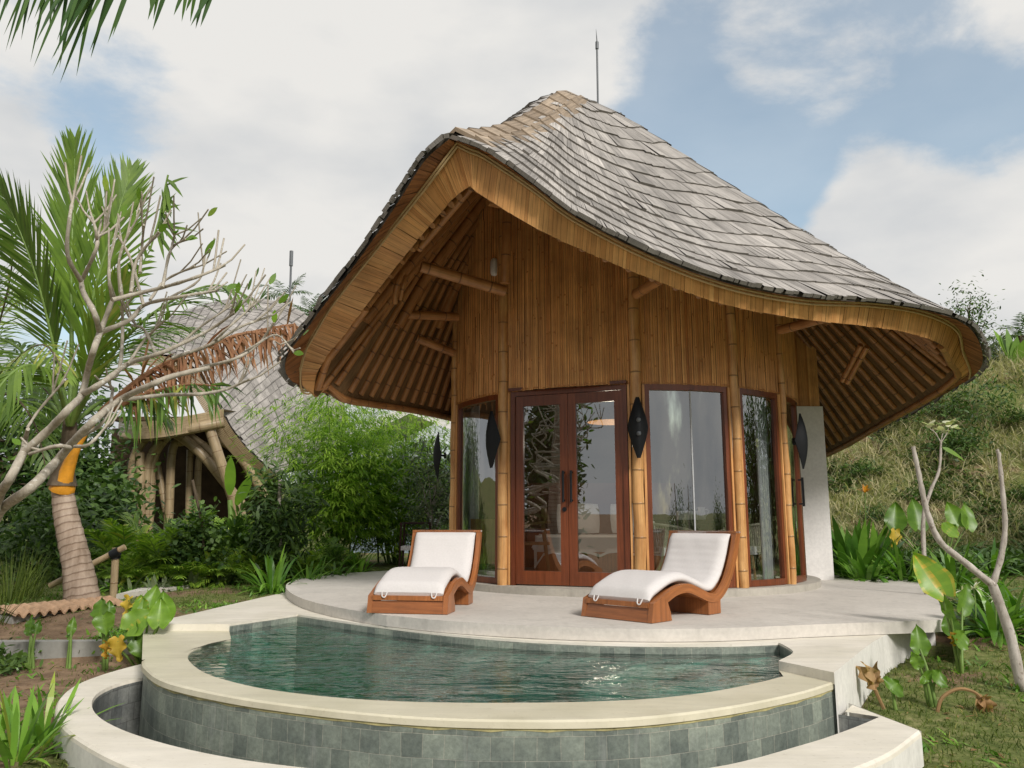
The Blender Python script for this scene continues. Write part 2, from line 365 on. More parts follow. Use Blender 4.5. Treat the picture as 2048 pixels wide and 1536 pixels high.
def glassmat(name, refl, tint):
    m = Mat(name); m.N.remove(m.b)
    tr = m.n('ShaderNodeBsdfTransparent'); tr.inputs[0].default_value = (*tint, 1)
    gl = m.n('ShaderNodeBsdfAnisotropic'); gl.inputs['Roughness'].default_value = 0.0; gl.inputs[0].default_value = (.92, .95, .97, 1)
    lw = m.n('ShaderNodeLayerWeight'); lw.inputs['Blend'].default_value = .25
    f = m.math('ADD', m.math('MULTIPLY', lw.outputs['Fresnel'], .9), refl)
    mx = m.n('ShaderNodeMixShader'); m.l(f, mx.inputs[0]); m.l(tr.outputs[0], mx.inputs[1]); m.l(gl.outputs[0], mx.inputs[2])
    m.l(mx.outputs[0], m.N['Material Output'].inputs[0]); return m.m
M['glass'] = glassmat('tinted_window_glass', .27, (.86, .89, .88))
def watermat(name, tint, sc=(.85, 1.9, 1), dist=.042):
    m = Mat(name); m.N.remove(m.b); oc = m.coord('Object', sc)
    h = m.math('ADD', m.noise(oc, 1.5, 4, .55, .8), m.math('MULTIPLY', m.noise(oc, 5.0, 3, .5, .6), .30))
    bp = m.n('ShaderNodeBump'); bp.inputs['Strength'].default_value = 1; bp.inputs['Distance'].default_value = dist; m.l(h, bp.inputs['Height'])
    tr = m.n('ShaderNodeBsdfTransparent'); tr.inputs[0].default_value = (*tint, 1)
    gl = m.n('ShaderNodeBsdfAnisotropic'); gl.inputs['Roughness'].default_value = .02; gl.inputs[0].default_value = (.95, .97, .97, 1); m.l(bp.outputs[0], gl.inputs['Normal'])
    fr = m.n('ShaderNodeFresnel'); fr.inputs[0].default_value = 1.33; m.l(bp.outputs[0], fr.inputs['Normal'])
    mx = m.n('ShaderNodeMixShader'); m.l(fr.outputs[0], mx.inputs[0]); m.l(tr.outputs[0], mx.inputs[1]); m.l(gl.outputs[0], mx.inputs[2])
    m.l(mx.outputs[0], m.N['Material Output'].inputs[0]); return m.m
M['water'] = watermat('pool_water', (.80, .95, .90))
M['basin'] = tiles('pool_floor_tile', (.20, .53, .45), (.165, .46, .39), (.23, .53, .45), .115, .1)
# ------------------------------------------------------------------ terrace, pool and terrain
V2 = lambda P: [(p.x, p.y) for p in P]
ZC, ZR, ZW, ZG = -.10, -.16, -.170, -.33           # coping, overflow rim, water, outer ring
def sstep0(a, b, x):
    t = min(1, max(0, (x - a) / (b - a))); return t * t * (3 - 2 * t)
terr_edge = spline([Vector(p + (0,)) for p in [(-2.0, 13.9), (-2.5, 13.3), (-2.92, 12.4), (-3.02, 11.4), (-2.80, 10.3), (-2.29, 8.95), (-1.80, 8.0), (-1.25, 7.25), (-.70, 6.75), (-.08, 6.42), (.5, 6.22), (1.05, 6.14),
                     (1.6, 6.18), (2.25, 6.36), (2.95, 6.62), (3.72, 6.92)]], 6)
terr_edge = [Vector((p.x - .03 * (p.x < -1), p.y + .20 * sstep0(9.5, 7.0, p.y) * (1 - .8 * sstep0(2.2, 3.7, p.x)), 0)) for p in terr_edge]
terr_poly = V2(terr_edge) + [(5.75, 11.4), (5.2, 17.5), (-1, 17.5)]
mb = MB(); mb.prism(terr_poly[::-1], ZC + .004, 0); tag(mb.build('terrace', M['terrace'], None, bevel=.012, org=(1, 8, 0)), kind='structure')
# pool outline (plan), taken clockwise from the left end of the step
back_edge = [(-2.54, 7.46), (-2.13, 8.22)] + V2(spline([Vector(p + (0,)) for p in [(-2.13, 8.22), (-1.50, 7.62), (-.73, 6.96), (-.09, 6.55), (.48, 6.33), (1.03, 6.24), (1.59, 6.24), (2.03, 6.33)]], 5))[1:] + \
            V2(spline([Vector(p + (0,)) for p in [(2.03, 6.33), (2.02, 6.10), (1.97, 5.85), (1.76, 5.52)]], 4))[1:]
rim_in = V2(spline([at_z(px, py, ZR) for px, py in [(462, 1278), (410, 1290), (376, 1311), (400, 1340), (460, 1362), (560, 1382), (750, 1400), (1000, 1405), (1250, 1400), (1400, 1386), (1500, 1368), (1566, 1352)]], 5))
rim_out = V2(spline([at_z(px, py, ZR) for px, py in [(284, 1320), (288, 1334), (330, 1362), (450, 1390), (600, 1412), (800, 1432), (1000, 1440), (1250, 1437), (1450, 1415), (1600, 1385), (1668, 1364)]], 5))
cl0 = at_z(287, 1248, ZC); cr0 = at_z(1668, 1345, ZC)
# coping slab: the deck round the back of the pool, open towards the pool
cop_out_l = V2(spline([cl0, at_z(380, 1228, ZC), at_z(470, 1207, ZC), at_z(575, 1184, ZC), Vector((-2.6, 12.5, ZC))], 4))
cop_out_r = V2(spline([cr0, at_z(1767, 1272, ZC), at_z(1868, 1243, ZC)], 4))
copd = thing('pool_deck', 'cream stone coping and white walls around the curved pool', 'pool deck', (0, 6.5, ZC))
copd['kind'] = 'structure'
mb = MB()                                                         # top, built as strips between the pool edge and the outer edge
ZB = -1.3
mb.poly([Vector((p[0], p[1], ZC)) for p in [tuple(cl0.xy)] + back_edge + [tuple(cr0.xy)] + cop_out_r[1:] + [(4.3, 8.6), (4, 12), (-1, 13)] + cop_out_l[::-1][:-1]])
# nosing and step faces
def wallstrip(mb, pts, z0, z1, t=.5, flip=False):
    l = 0
    for a, b in zip(pts, pts[1:]):
        d = math.hypot(b[0] - a[0], b[1] - a[1])
        q = [Vector((a[0], a[1], z0)), Vector((b[0], b[1], z0)), Vector((b[0], b[1], z1)), Vector((a[0], a[1], z1))]
        uv = ((l, z0), (l + d, z0), (l + d, z1), (l, z1))
        if flip: q = q[::-1]; uv = uv[::-1]
        mb.quad(*q, t, uv); l += d
wallstrip(mb, [tuple(cl0.xy), back_edge[0]], ZR - .01, ZC)
wallstrip(mb, [back_edge[-1], tuple(cr0.xy)], ZR - .01, ZC)
wallstrip(mb, back_edge, ZC - .018, ZC)
mb.build('coping', M['coping'], copd)
mb = MB()
wallstrip(mb, cop_out_r, ZB, ZC - .0); wallstrip(mb, cop_out_l[::-1], ZB, ZC)
ce = cop_out_r[-1]; wallstrip(mb, [ce, (4.3, 8.6)], ZB, ZC)
mb.build('side_wall', M['render'], copd)
mb = MB(); wallstrip(mb, [(3.72, 6.92), (5.75, 11.4)], -1.2, -.14); mb.build('terrace_footing', M['render'], copd)
mb = MB(); wallstrip(mb, [(p[0], p[1]) for p in back_edge], ZW - .035, ZC - .018)
mb.build('tile_band', M['tile'], copd)
# overflow rim: flat cream top, rounded lip, tiled wall below
rin = resample([Vector((p[0], p[1], 0)) for p in rim_in], 60); rout = resample([Vector((p[0], p[1], 0)) for p in rim_out], 60)
mb = MB(); rows = []
for z, fr in ((ZR - .10, 0), (ZR - .006, 0), (ZR, .02), (ZR, .5), (ZR, .97), (ZR - .010, 1.0), (ZR - .040, 1.005)):
    rows.append([Vector((a.x + (b.x - a.x) * fr, a.y + (b.y - a.y) * fr, z)) for a, b in zip(rin, rout)])
mb.grid(rows[::-1], .5); 
mb.poly([Vector((p[0], p[1], ZR)) for p in (tuple(rout[0].xy), tuple(cl0.xy), back_edge[0], tuple(rin[0].xy))])
mb.poly([Vector((p[0], p[1], ZR)) for p in (tuple(rin[-1].xy), back_edge[-1], tuple(cr0.xy), tuple(rout[-1].xy))])
mb.build('overflow_rim', M['rim'], copd, smooth=False)
rw = [a.lerp(b, .975) for a, b in zip(rin, rout)]; rwx = [Vector((p.x, p.y, 0)) for p in rw]
mb = MB()
l = 0; lens = [0]
for a, b in zip(rwx, rwx[1:]): lens.append(lens[-1] + (b - a).length)
rwx = [Vector((cl0.x + .02, cl0.y, 0))] + rwx + [Vector((cr0.x - .004, cr0.y + .002, 0))]; lens = [-.3] + lens + [lens[-1] + .2]
zz = [-.92, -.19]
mb.grid([[Vector((p.x, p.y, z)) for p in rwx] for z in zz], .5, lambda j, k: (lens[min(k, 61)], zz[j])); mb.build('tiled_wall', M['tile'], copd, smooth=True)
mb = MB(); rows = []                                               # uneven limescale under the lip
for j in range(3):
    row = []
    for i, (a, b) in enumerate(zip(rin, rout)):
        f = .982; z = (-.185, -.205, -.214 - .003 * math.sin(i * 1.9) - .003 * math.sin(i * 4.1))[j]
        p = a.lerp(b, f); row.append(Vector((p.x, p.y, z)))
    rows.append(row)
mb.grid(rows[::-1], .5); mb.build('limescale_band', M['scum'], copd, smooth=True)
# outer ring wall with its trough
ring_in = V2(spline([Vector(p + (0,)) for p in [(-2.66, 6.35), (-2.80, 5.95), (-2.73, 5.50), (-2.42, 4.97), (-1.92, 4.50), (-1.28, 4.12), (-.55, 3.90), (.2, 3.86), (.9, 3.99), (1.5, 4.40), (1.88, 4.72), (2.16, 4.99)]], 6))
ring_out = V2(spline([Vector(p + (0,)) for p in [(-2.98, 7.0), (-3.10, 6.35), (-3.06, 5.80), (-2.80, 5.17), (-2.35, 4.55), (-1.6, 3.88), (-.7, 3.52), (.2, 3.46), (1.1, 3.66), (1.75, 4.10), (2.25, 4.66)]], 6))
ri = resample([Vector((p[0], p[1], 0)) for p in ring_in], 70); ro = resample([Vector((p[0], p[1], 0)) for p in ring_out], 70)
mb = MB(); rows = []
for z, fr in ((ZG - .02, 0), (ZG, .03), (ZG, .5), (ZG, .95), (ZG - .012, .99), (ZG - .03, 1)):
    rows.append([Vector((a.x + (b.x - a.x) * fr, a.y + (b.y - a.y) * fr, z)) for a, b in zip(ri, ro)])
mb.grid(rows[::-1], .5)
mb.poly([Vector((p[0], p[1], ZG)) for p in (tuple(ri[-1].xy), (2.02, 5.12), (2.14, 5.30), (2.25, 4.66))][::-1])
rgc = mb.build('ring_coping', M['coping'], copd)
mb = MB()
wallstrip(mb, [tuple(p.xy) for p in ro], -1.5, ZG - .03); wallstrip(mb, [(2.25, 4.66), (2.14, 5.36)], -1.5, ZG - .0)
mb.build('ring_wall', M['render'], copd, smooth=False)
mb = MB(); wallstrip(mb, [tuple(p.xy) for p in ri], -1.0, ZG - .02, flip=True)
wallstrip(mb, [(2.16, 4.99), (1.98, 5.14)], -1.0, ZG - .02, flip=True); mb.build('trough_tiles', M['tile_pale'], copd)
mb = MB(); mb.quad(Vector((-3, 3.6, -.84)), Vector((2.2, 3.6, -.84)), Vector((2.2, 6.5, -.84)), Vector((-3, 6.5, -.84))); mb.build('trough_floor', M['tile'], copd)
# basin and water
basin = back_edge + [tuple(p.xy) for p in rin[::-1]]
mb = MB(); mb.poly([Vector((p[0], p[1], -1.05)) for p in basin][::-1]); wallstrip(mb, [tuple(p.xy) for p in rin[::-1]], -1.05, ZR - .05); wallstrip(mb, back_edge, -1.05, ZW - .035)
tag(mb.build('pool_basin', M['basin'], None), kind='structure')
mb = MB(); mb.poly([Vector((p[0], p[1], ZW)) for p in basin][::-1]); tag(mb.build('water', M['water'], None), kind='structure')

def sstep(a, b, x):
    t = min(1, max(0, (x - a) / (b - a))); return t * t * (3 - 2 * t)
_rng = np.random.RandomState(3); _ph = _rng.rand(12, 3) * 6.28; _fq = _rng.randn(12, 2)
def wob(x, y, s=1.0): return sum(math.sin(_fq[i, 0] * x * s + _fq[i, 1] * y * s + _ph[i, 0]) for i in range(12)) / 12
def in_poly(x, y, P):
    r = False; j = len(P) - 1
    for i in range(len(P)):
        if (P[i][1] > y) != (P[j][1] > y) and x < (P[j][0] - P[i][0]) * (y - P[i][1]) / (P[j][1] - P[i][1]) + P[i][0]: r = not r
        j = i
    return r
carve1 = [(p.x * .97, (p.y - 5.3) * .97 + 5.3) for p in ro] + [(2.0, 5.1)] + [(p[0] - .12, p[1] + .05) for p in cop_out_r] + [(5.5, 11.3), (5.0, 17), (-1, 17), (-2.2, 13), (-2.6, 12), (-2.7, 10.5), (-2.85, 9), (-3.05, 7.6), (-2.9, 7.0)]
def ground(x, y):
    zl = -.47 + .18 * sstep(7.55, 7.62, y) + .16 * sstep(7.6, 9.2, y) + .13 * sstep(9.5, 16, y) - .15 * sstep(5, 0, y)
    zr = -.52 + .44 * sstep(4.2, 11, y) + .1 * sstep(10, 16, y) - .15 * sstep(4, 0, y)
    t = sstep(-1.0, 1.2, x); z = zl * (1 - t) + zr * t
    # the bank behind and to the right of the pavilion
    base = 15.5 - 0.10 * (x - 6); q = y - base
    hmax = 3.1 + .26 * max(0, x - 6); hmax = min(hmax, 6.0)
    bank = hmax * sstep(0, 7.5, q) ** .8 if q > 0 else 0
    z += bank * sstep(3.5, 7.0, x) * (1 - .0)
    amp = .02 + .30 * sstep(16, 19, y) * sstep(4, 7, x) + .5 * sstep(30, 60, math.hypot(x, y))
    z += amp * wob(x, y, 1.1)
    if amp > .1: z += .16 * amp / .32 * wob(y, x, 2.9)
    dist = math.hypot(x, y)
    if dist > 60: z += (dist - 60) * (.05 if y > 0 else .012) * (1 + .8 * wob(x, y, .02)) * sstep(60, 160, dist)
    return z
def axis(segs):
    out = []
    for a, b, st in segs:
        n = max(1, round((b - a) / st)); out += [a + (b - a) * i / n for i in range(n)]
    return out + [segs[-1][1]]
gx = axis([(-600, -100, 50), (-100, -30, 10), (-30, -8, 1.0), (-8, 6, .14), (6, 22, .5), (22, 40, 2), (40, 100, 10), (100, 600, 50)])
gy = axis([(-600, -100, 50), (-100, -30, 10), (-30, 2, 2), (2, 13, .14), (13, 30, .5), (30, 60, 3), (60, 120, 10), (120, 600, 60)])
gz = [[(-2.2 if (-3.3 < x < 6 and 3.3 < y < 17.1 and in_poly(x, y, carve1)) else ground(x, y)) for x in gx] for y in gy]
mb = MB(); mb.grid([[Vector((x, y, gz[j][i])) for i, x in enumerate(gx)] for j, y in enumerate(gy)], .5)
m = Mat('lawn_and_soil', .95, .1); oc = m.coord('Object')
soil = m.ramp(m.noise(oc, 5, 8, .65), [(.3, (.13, .085, .055)), (.7, (.34, .235, .15))])
lawn = m.ramp(m.noise(oc, 9, 8, .7), [(.3, (.07, .10, .03)), (.5, (.15, .175, .055)), (.72, (.30, .27, .13))])
pt = m.noise(oc, .85, 7, .62, .3)
sx = m.n('ShaderNodeSeparateXYZ'); m.l(m.n('ShaderNodeTexCoord').outputs['Object'], sx.inputs[0])
# bare soil towards the bed on the left of the pool
bare = m.math('MULTIPLY', m.ramp(m.math('MULTIPLY', m.math('ADD', sx.outputs[0], 2.6), -1.0), [(0, (0,) * 3), (.55, (.30,) * 3)]), m.ramp(m.math('SUBTRACT', 9.2, sx.outputs[1]), [(0, (0,) * 3), (.6, (1,) * 3)]))
m.l(m.mix(soil, lawn, m.ramp(m.math('SUBTRACT', pt, m.math('MULTIPLY', bare, .75)), [(.38, (0,) * 3), (.47, (1,) * 3)])), m.b.inputs['Base Color'])
m.bump(m.noise(oc, 14, 8, .7), .8, .03)
o = mb.build('ground', m.m, None, smooth=True); tag(o, kind='structure')
# ------------------------------------------------------------------ pavilion: roof surface
AP = Vector((.78, 10.0, 0)); AP.z = at(1137, 193, 10.0).z
# each row: lip (x, y), trim (x, y), fascia bottom (x, y), distance
RIM_R = [((900, 268), (916, 285), (940, 372), 6.9), ((935, 280), (940, 297), (947, 378), 6.9), ((985, 302), (972, 311), (962, 390), 6.92), ((1070, 364), (1066, 374), (1060, 450), 6.95), ((1150, 424), (1147, 434), (1143, 491), 7.0),
         ((1300, 501), (1298, 512), (1295, 555), 7.1), ((1450, 556), (1449, 568), (1448, 609), 7.3), ((1600, 586), (1598, 598), (1596, 637), 7.65), ((1750, 598), (1736, 605), (1728, 652), 8.05),
         ((1850, 613), (1822, 616), (1812, 665), 8.4), ((1920, 636), (1884, 637), (1872, 684), 8.8), ((1953, 668), (1914, 660), (1896, 704), 9.2), ((1965, 712), (1922, 690), (1907, 730), 9.6), ((1950, 742), (1934, 722), (1922, 753), 10.1)]
RIM_S1 = [(1905, 772, 10.7), (1800, 830, 11.9), (1660, 902, 14.0)]
RIM_S2 = [(905, 832, 12.2), (800, 809, 10.9), (700, 792, 9.9), (640, 777, 9.3)]
RIM_L = [((600, 765), (614, 748), (632, 759), 9.0), ((577, 747), (604, 724), (634, 746), 8.8), ((570, 725), (612, 698), (652, 717), 8.7), ((580, 695), (632, 662), (681, 681), 8.5), ((610, 655), (660, 614), (714, 636), 8.3),
         ((650, 600), (697, 565), (753, 584), 8.05), ((700, 535), (745, 505), (797, 528), 7.8), ((750, 465), (790, 448), (837, 478), 7.5), ((800, 390), (838, 388), (878, 430), 7.25), ((850, 312), (879, 335), (908, 396), 7.0)]
def _inw(p, d):
    v = Vector((AP.x - p.x, AP.y - p.y, 0)).normalized(); return p + v * d
lipc, trimc, botc = [], [], []
for row in RIM_R: lipc.append(at(*row[0], row[3])); trimc.append(at(*row[1], row[3] + .10)); botc.append(at(*row[2], row[3] + .20))
for p in [at(*q) for q in RIM_S1] + [Vector((5.0, 15.6, 1.9)), Vector((3.2, 16.4, 2.1)), Vector((1.2, 15.8, 2.3)), Vector((-.2, 14.2, 2.45))] + [at(*q) for q in RIM_S2]:
    lipc.append(p); trimc.append(_inw(p, .10) - Vector((0, 0, .055))); botc.append(_inw(p, .20) - Vector((0, 0, .13)))
for row in RIM_L: lipc.append(at(*row[0], row[3])); trimc.append(at(*row[1], row[3] + .12)); botc.append(at(*row[2], row[3] + .24))
curves = [spline(c + [c[0]], 12) for c in (lipc, trimc, botc)]      # open at the tip, so the tip stays sharp
NR = 360
def resample_by(A, C, n):                                            # points of C at equal steps along A
    l = [0]
    for a, b in zip(A, A[1:]): l.append(l[-1] + (b - a).length)
    out = []; j = 0
    for i in range(n):
        t = l[-1] * i / n
        while j < len(A) - 2 and l[j + 1] < t: j += 1
        q = (t - l[j]) / max(1e-9, l[j + 1] - l[j]); out.append(C[j].lerp(C[j + 1], min(1, q)))
    return out
rim = resample_by(curves[0], curves[0], NR); trim = resample_by(curves[0], curves[1], NR); fbot = resample_by(curves[0], curves[2], NR)
rimL = 0
for i in range(NR): rimL += (rim[i] - rim[(i + 1) % NR]).length
def rimat(t):
    f = (t % 1.0) * NR; i = int(f) % NR; return rim[i].lerp(rim[(i + 1) % NR], f - int(f))
DEL = .32
def conc(t):                                # hollow on the front right slope, full on the steep sides
    d = min(t, 1 - t); c = .34 if t < .2 else .34 - .44 * min(1, (t - .2) / .08)
    if t > .5: c = -.12
    if t > .94: c = -.12 + .46 * ((t - .94) / .06) ** 2
    return c + .16 * math.exp(-(d / .02) ** 2)
def Sf(t, u):
    r = rimat(t); c = conc(t); g = u - c * u * (1 - u)
    h = (AP.z - r.z) * (1 - g); z = AP.z + DEL * u - math.sqrt(h * h + DEL * DEL * u * u)
    return Vector((r.x + (AP.x - r.x) * u, r.y + (AP.y - r.y) * u, z))
_ra = [(math.atan2(p.y - AP.y, p.x - AP.x), i) for i, p in enumerate(rim)]
def roof_tu(x, y):
    a = math.atan2(y - AP.y, x - AP.x); d = math.hypot(x - AP.x, y - AP.y); best = None
    for i in range(NR):
        a0 = _ra[i][0]; a1 = _ra[(i + 1) % NR][0]
        da = (a1 - a0 + math.pi) % (2 * math.pi) - math.pi; q = (a - a0 + math.pi) % (2 * math.pi) - math.pi
        if (da > 0 and 0 <= q <= da) or (da < 0 and da <= q <= 0):
            f = q / da; r = rim[i].lerp(rim[(i + 1) % NR], f); dr = math.hypot(r.x - AP.x, r.y - AP.y)
            return (i + f) / NR, 1 - d / dr
    return 0, 0
def roofz(x, y):
    t, u = roof_tu(x, y)
    return Sf(t, max(0, u)).z
PC = Vector((1.55, 11.4, 0)); PR = 2.4
pav = thing('bamboo_pavilion', 'round bamboo and glass pavilion under a peaked grey shingle roof', 'pavilion', (PC.x, PC.y, 0))
# underlayer (dark) just below the shingles
mb = MB(); us = [0, .04, .1, .2, .3, .4, .5, .6, .7, .8, .88, .94, .98, 1]
mb.grid([[Sf(i / NR, u) - Vector((0, 0, .03)) for i in range(NR)] for u in us], .5, None, True)
roof_o = mb.build('roof', M['shingle_edge'], pav, smooth=True)
# shingles, course by course
mb = MB(); NROW = 16
for k in range(NROW):
    u0 = k / NROW * .985; u1 = min(1, (k + 1.45) / NROW * .985)
    circ = rimL * (1 - u0); t = rnd(0, .01)
    ph = rnd(0, 6.28)
    while t < 1:
        wd = rnd(.035, .10) if random.random() < .7 else rnd(.10, .24)
        dt = wd / max(circ, .6); t1 = t + dt
        wv = .10 * math.sin(t * 37 + ph) + .05 * math.sin(t * 90 + ph * 2)
        lo = u0 + (wv + rnd(-.025, .03)) / NROW; lo = max(lo, -.012)
        if k == 0: lo = rnd(-.028, -.008)
        a, b = Sf(t, max(lo, 0)), Sf(t1, max(lo, 0)); c, d = Sf(t1, u1), Sf(t, u1)
        if lo < 0:
            out = (a - AP); out.z = 0; out.normalize(); a = a + out * (-lo * 3) - Vector((0, 0, -lo * 2)); b = b + out * (-lo * 3) - Vector((0, 0, -lo * 2))
        mid = Sf((t + t1) / 2, (max(lo, 0) + u1) / 2)
        nrm = (b - a).cross(d - a); nrm = nrm.normalized() if nrm.length > 1e-9 else Vector((0, 0, 1))
        if nrm.z < 0: nrm = -nrm
        lift = rnd(.026, .036) + (.014 if random.random() < .05 else 0); gap = (b - a) * .006
        tt = min(1, max(0, random.gauss(.55, .17))); uo = rnd(0, 20); hh = (d - a).length
        A1, B1 = a + nrm * lift + gap, b + nrm * (lift + rnd(-.006, .006)) - gap; C1, D1 = c + nrm * .004, d + nrm * .004
        mb.quad(A1, B1, C1, D1, tt, ((uo, 0), (uo + wd, 0), (uo + wd, hh), (uo, hh)))
        mb.quad(a - nrm * .01 + gap, b - nrm * .01 - gap, B1, A1, tt * .2, ((uo, 0), (uo + wd, 0), (uo + wd, .03), (uo, .03)))
        t = t1
mb.build('shingles', M['shingle'], pav)
# ridge cap of broad brown shingles
mb = MB(); nk = 11
for side in (-1, 1):
    for k in range(nk):
        u0 = .03 + k / nk * .9; u1 = u0 + 1.35 / nk * .9
        def P(u, wdt, lift):
            lift -= .05 * (wdt / .4) ** 2 * .6
            u = min(u, .985); t = side * wdt / rimL / max(.12, (1 - u)); p = Sf(t, u); q = Sf(0, u)
            v = p - q; v = v.normalized() * wdt if v.length > 1e-6 else Vector((side * wdt, 0, 0))
            return q + v + Vector((0, -.35 * lift, lift))
        w1 = .40 + rnd(-.04, .03); w2 = .20; l0 = .062 + rnd(0, .008); l1 = .038
        for (wa, wb_) in ((0, w2), (w2, w1)):
            tt = min(1, max(0, random.gauss(.5, .25))); uo = rnd(0, 9)
            P00 = P(u0, wa, l0); P01 = P(u0, wb_, l0 - .02); P11 = P(u1, wb_, l1 - .02); P10 = P(u1, wa, l1)
            q = [P00, P01, P11, P10]; dn = Vector((0, .01, -.04))
            if side < 0: q = [P01, P00, P10, P11]
            mb.quad(*q, tt, ((uo, 0), (uo + .15, 0), (uo + .15, .35), (uo, .35)))
            mb.quad(q[0] + dn, q[1] + dn, q[1], q[0], 0)
        q = [P(u0, w1, l0 - .02), P(u1, w1, l1 - .02)]; dn = Vector((0, 0, -.03)); mb.quad(q[0], q[1], q[1] + dn, q[0] + dn, .1)
mb.build('ridge_cap', M['ridge'], pav)
# eave: lip, red underside band, rattan trim, golden fascia boards
def inward(t, d):
    r = rimat(t); v = Vector((AP.x - r.x, AP.y - r.y, 0)); return v.normalized() * d
def near(p):
    return min(range(NR), key=lambda i: (rim[i] - p).length) / NR
tR = near(lipc[13]); tL = near(lipc[25])           # where the front fascia dies away, right and left
def fh(t):
    if t <= tR: return .385 - .30 * sstep(tR - .045, tR, t)
    if t >= tL: return .385 - .30 * (1 - sstep(tL, tL + .045, t))
    return .085
ts = [i / NR for i in range(NR)]
for C_, g_ in ((trim, .05), (fbot, .12)):
    for i, p in enumerate(C_): p.z = min(p.z, roofz(p.x, p.y) - g_)
lip = [Sf(t, 0) + Vector((0, 0, -.045)) for t in ts]
mb = MB()
for i in range(NR):
    j = (i + 1) % NR; mb.quad(Sf(i / NR, 0), Sf(j / NR, 0), lip[j], lip[i], rnd(0, 1))
mb.build('shingle_lip', M['shingle_edge'], pav)
def boards(mb, A, B, wmin, wmax, th):
    """separate boards between two edge curves, A (upper) and B (lower)"""
    n = len(A); l = [0]
    for i in range(n): l.append(l[-1] + (A[i] - A[(i + 1) % n]).length)
    def P(C, x):
        import bisect
        x = x % l[-1]; i = min(n - 1, bisect.bisect_right(l, x) - 1); f = (x - l[i]) / (l[i + 1] - l[i]); return C[i].lerp(C[(i + 1) % n], f)
    x = 0
    while x < l[-1] - .01:
        wd = min(rnd(wmin, wmax), l[-1] - x); g = .0012
        sl = rnd(-.002, .005); dz = Vector((0, 0, rnd(-.004, .004)))
        a, b, c, d = P(A, x + g), P(A, x + wd - g), P(B, x + wd - g) + dz, P(B, x + g) + dz
        nr = (b - a).cross(d - a).normalized(); off = nr * sl; uo = rnd(0, 30); h = (d - a).length
        t = min(1, max(0, random.gauss(.5, .2)))
        mb.quad(d + off, c + off, b + off, a + off, t, ((uo, 0), (uo + wd, 0), (uo + wd, h), (uo, h)))
        x += wd
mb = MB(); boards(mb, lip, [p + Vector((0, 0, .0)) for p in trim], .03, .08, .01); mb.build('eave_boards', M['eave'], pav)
mb = MB(); boards(mb, trim, fbot, .028, .075, .01); mb.build('fascia', M['fascia'], pav)
mb = MB()                                                  # backing behind the board gaps
bk, bf = [], []
for i in range(NR):
    j = (i + 1) % NR; nr = (trim[j] - trim[i]).cross(fbot[i] - trim[i]).normalized(); out = trim[i] - AP; out.z = -.2
    if (i and nr.dot(pn_) < 0) or (not i and nr.dot(out) < 0): nr = -nr
    pn_ = nr
    bk.append(trim[i] - nr * .022); bf.append(fbot[i] - nr * .022 + Vector((0, 0, .02)))
mb.grid([bk + bk[:1], bf + bf[:1]], .2); mb.build('fascia_backing', M['soffit'], pav)
mb = MB()
front = [i for i in range(int(tL * NR) - 2, NR)] + [i for i in range(0, int(tR * NR) + 3)]
mb.tube([trim[i] + inward(ts[i], -.022) + Vector((0, 0, -.012)) for i in front], .013, 6); mb.tube([trim[i] + inward(ts[i], -.012) + Vector((0, 0, -.045)) for i in front], .011, 6)
mb.build('rattan_trim', M['trim'], pav, smooth=True)
mb = MB()                                                  # poles along the lower edge of the two side eaves
sl = [fbot[i] + inward(ts[i], .04) + Vector((0, 0, .03)) for i in range(int(tR * NR) - 14, int(tL * NR) + 16, 3)]
mb.tube(sl, .045, 8, .4); mb.build('eave_pole', M['rpole'], pav, smooth=True)
# soffit, rafters and beams
def under(x, y, off): return Vector((x, y, roofz(x, y) - off))
mb = MB()
_off0 = [roofz(p.x, p.y) - p.z for p in fbot]
def Su(t, w):
    """ceiling under the roof: from the lower edge of the fascia (w = 0) radially to the apex (w = 1)"""
    f = (t % 1.0) * NR; i = int(f) % NR; j = (i + 1) % NR; q = f - int(f); p = fbot[i].lerp(fbot[j], q); o0 = _off0[i] * (1 - q) + _off0[j] * q
    x, y = p.x + (AP.x - p.x) * w, p.y + (AP.y - p.y) * w
    return Vector((x, y, roofz(x, y) - (.13 + (o0 - .13) * max(0, 1 - w / .3)) - .02 * (w > 0)))
mb = MB(); wsx = [0, .05, .1, .2, .3, .4, .5, .6, .7, .8, .9, .97]
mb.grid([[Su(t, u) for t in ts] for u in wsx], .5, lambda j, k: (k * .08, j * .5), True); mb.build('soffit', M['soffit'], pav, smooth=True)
def radial(mb, t, u0, u1, rad, off, tint=.5):
    mb.tube([Su(t, u0 + (u1 - u0) * i / 14) - Vector((0, 0, off)) for i in range(15)], rad, 8, tint)
mb = MB(); t = .0
while t < 1:
    u1 = .80 if random.random() < .5 else .66
    radial(mb, t, .03, u1, .038, .026, rnd(.2, .9)); t += .25 / rimL
mb.build('rafters', M['rpole'], pav, smooth=True)
def project(p):
    q = p - Vector((0, 0, HC)); f = q.y * _c + q.z * _s; return 1024 + F * q.x / f, 768 - F * (-q.y * _s + q.z * _c) / f
def t_through(px, py, off, lo, hi):                 # the radial line of the ceiling seen through an image point
    best = (9e9, 0, 0)
    for i in range(int(lo * NR), int(hi * NR)):
        for k in range(10, 60, 2):
            x, y = project(Su(i / NR, k / 60) - Vector((0, 0, off))); d = (x - px) ** 2 + (y - py) ** 2
            if d < best[0]: best = (d, i / NR, k / 60)
    return best[1]
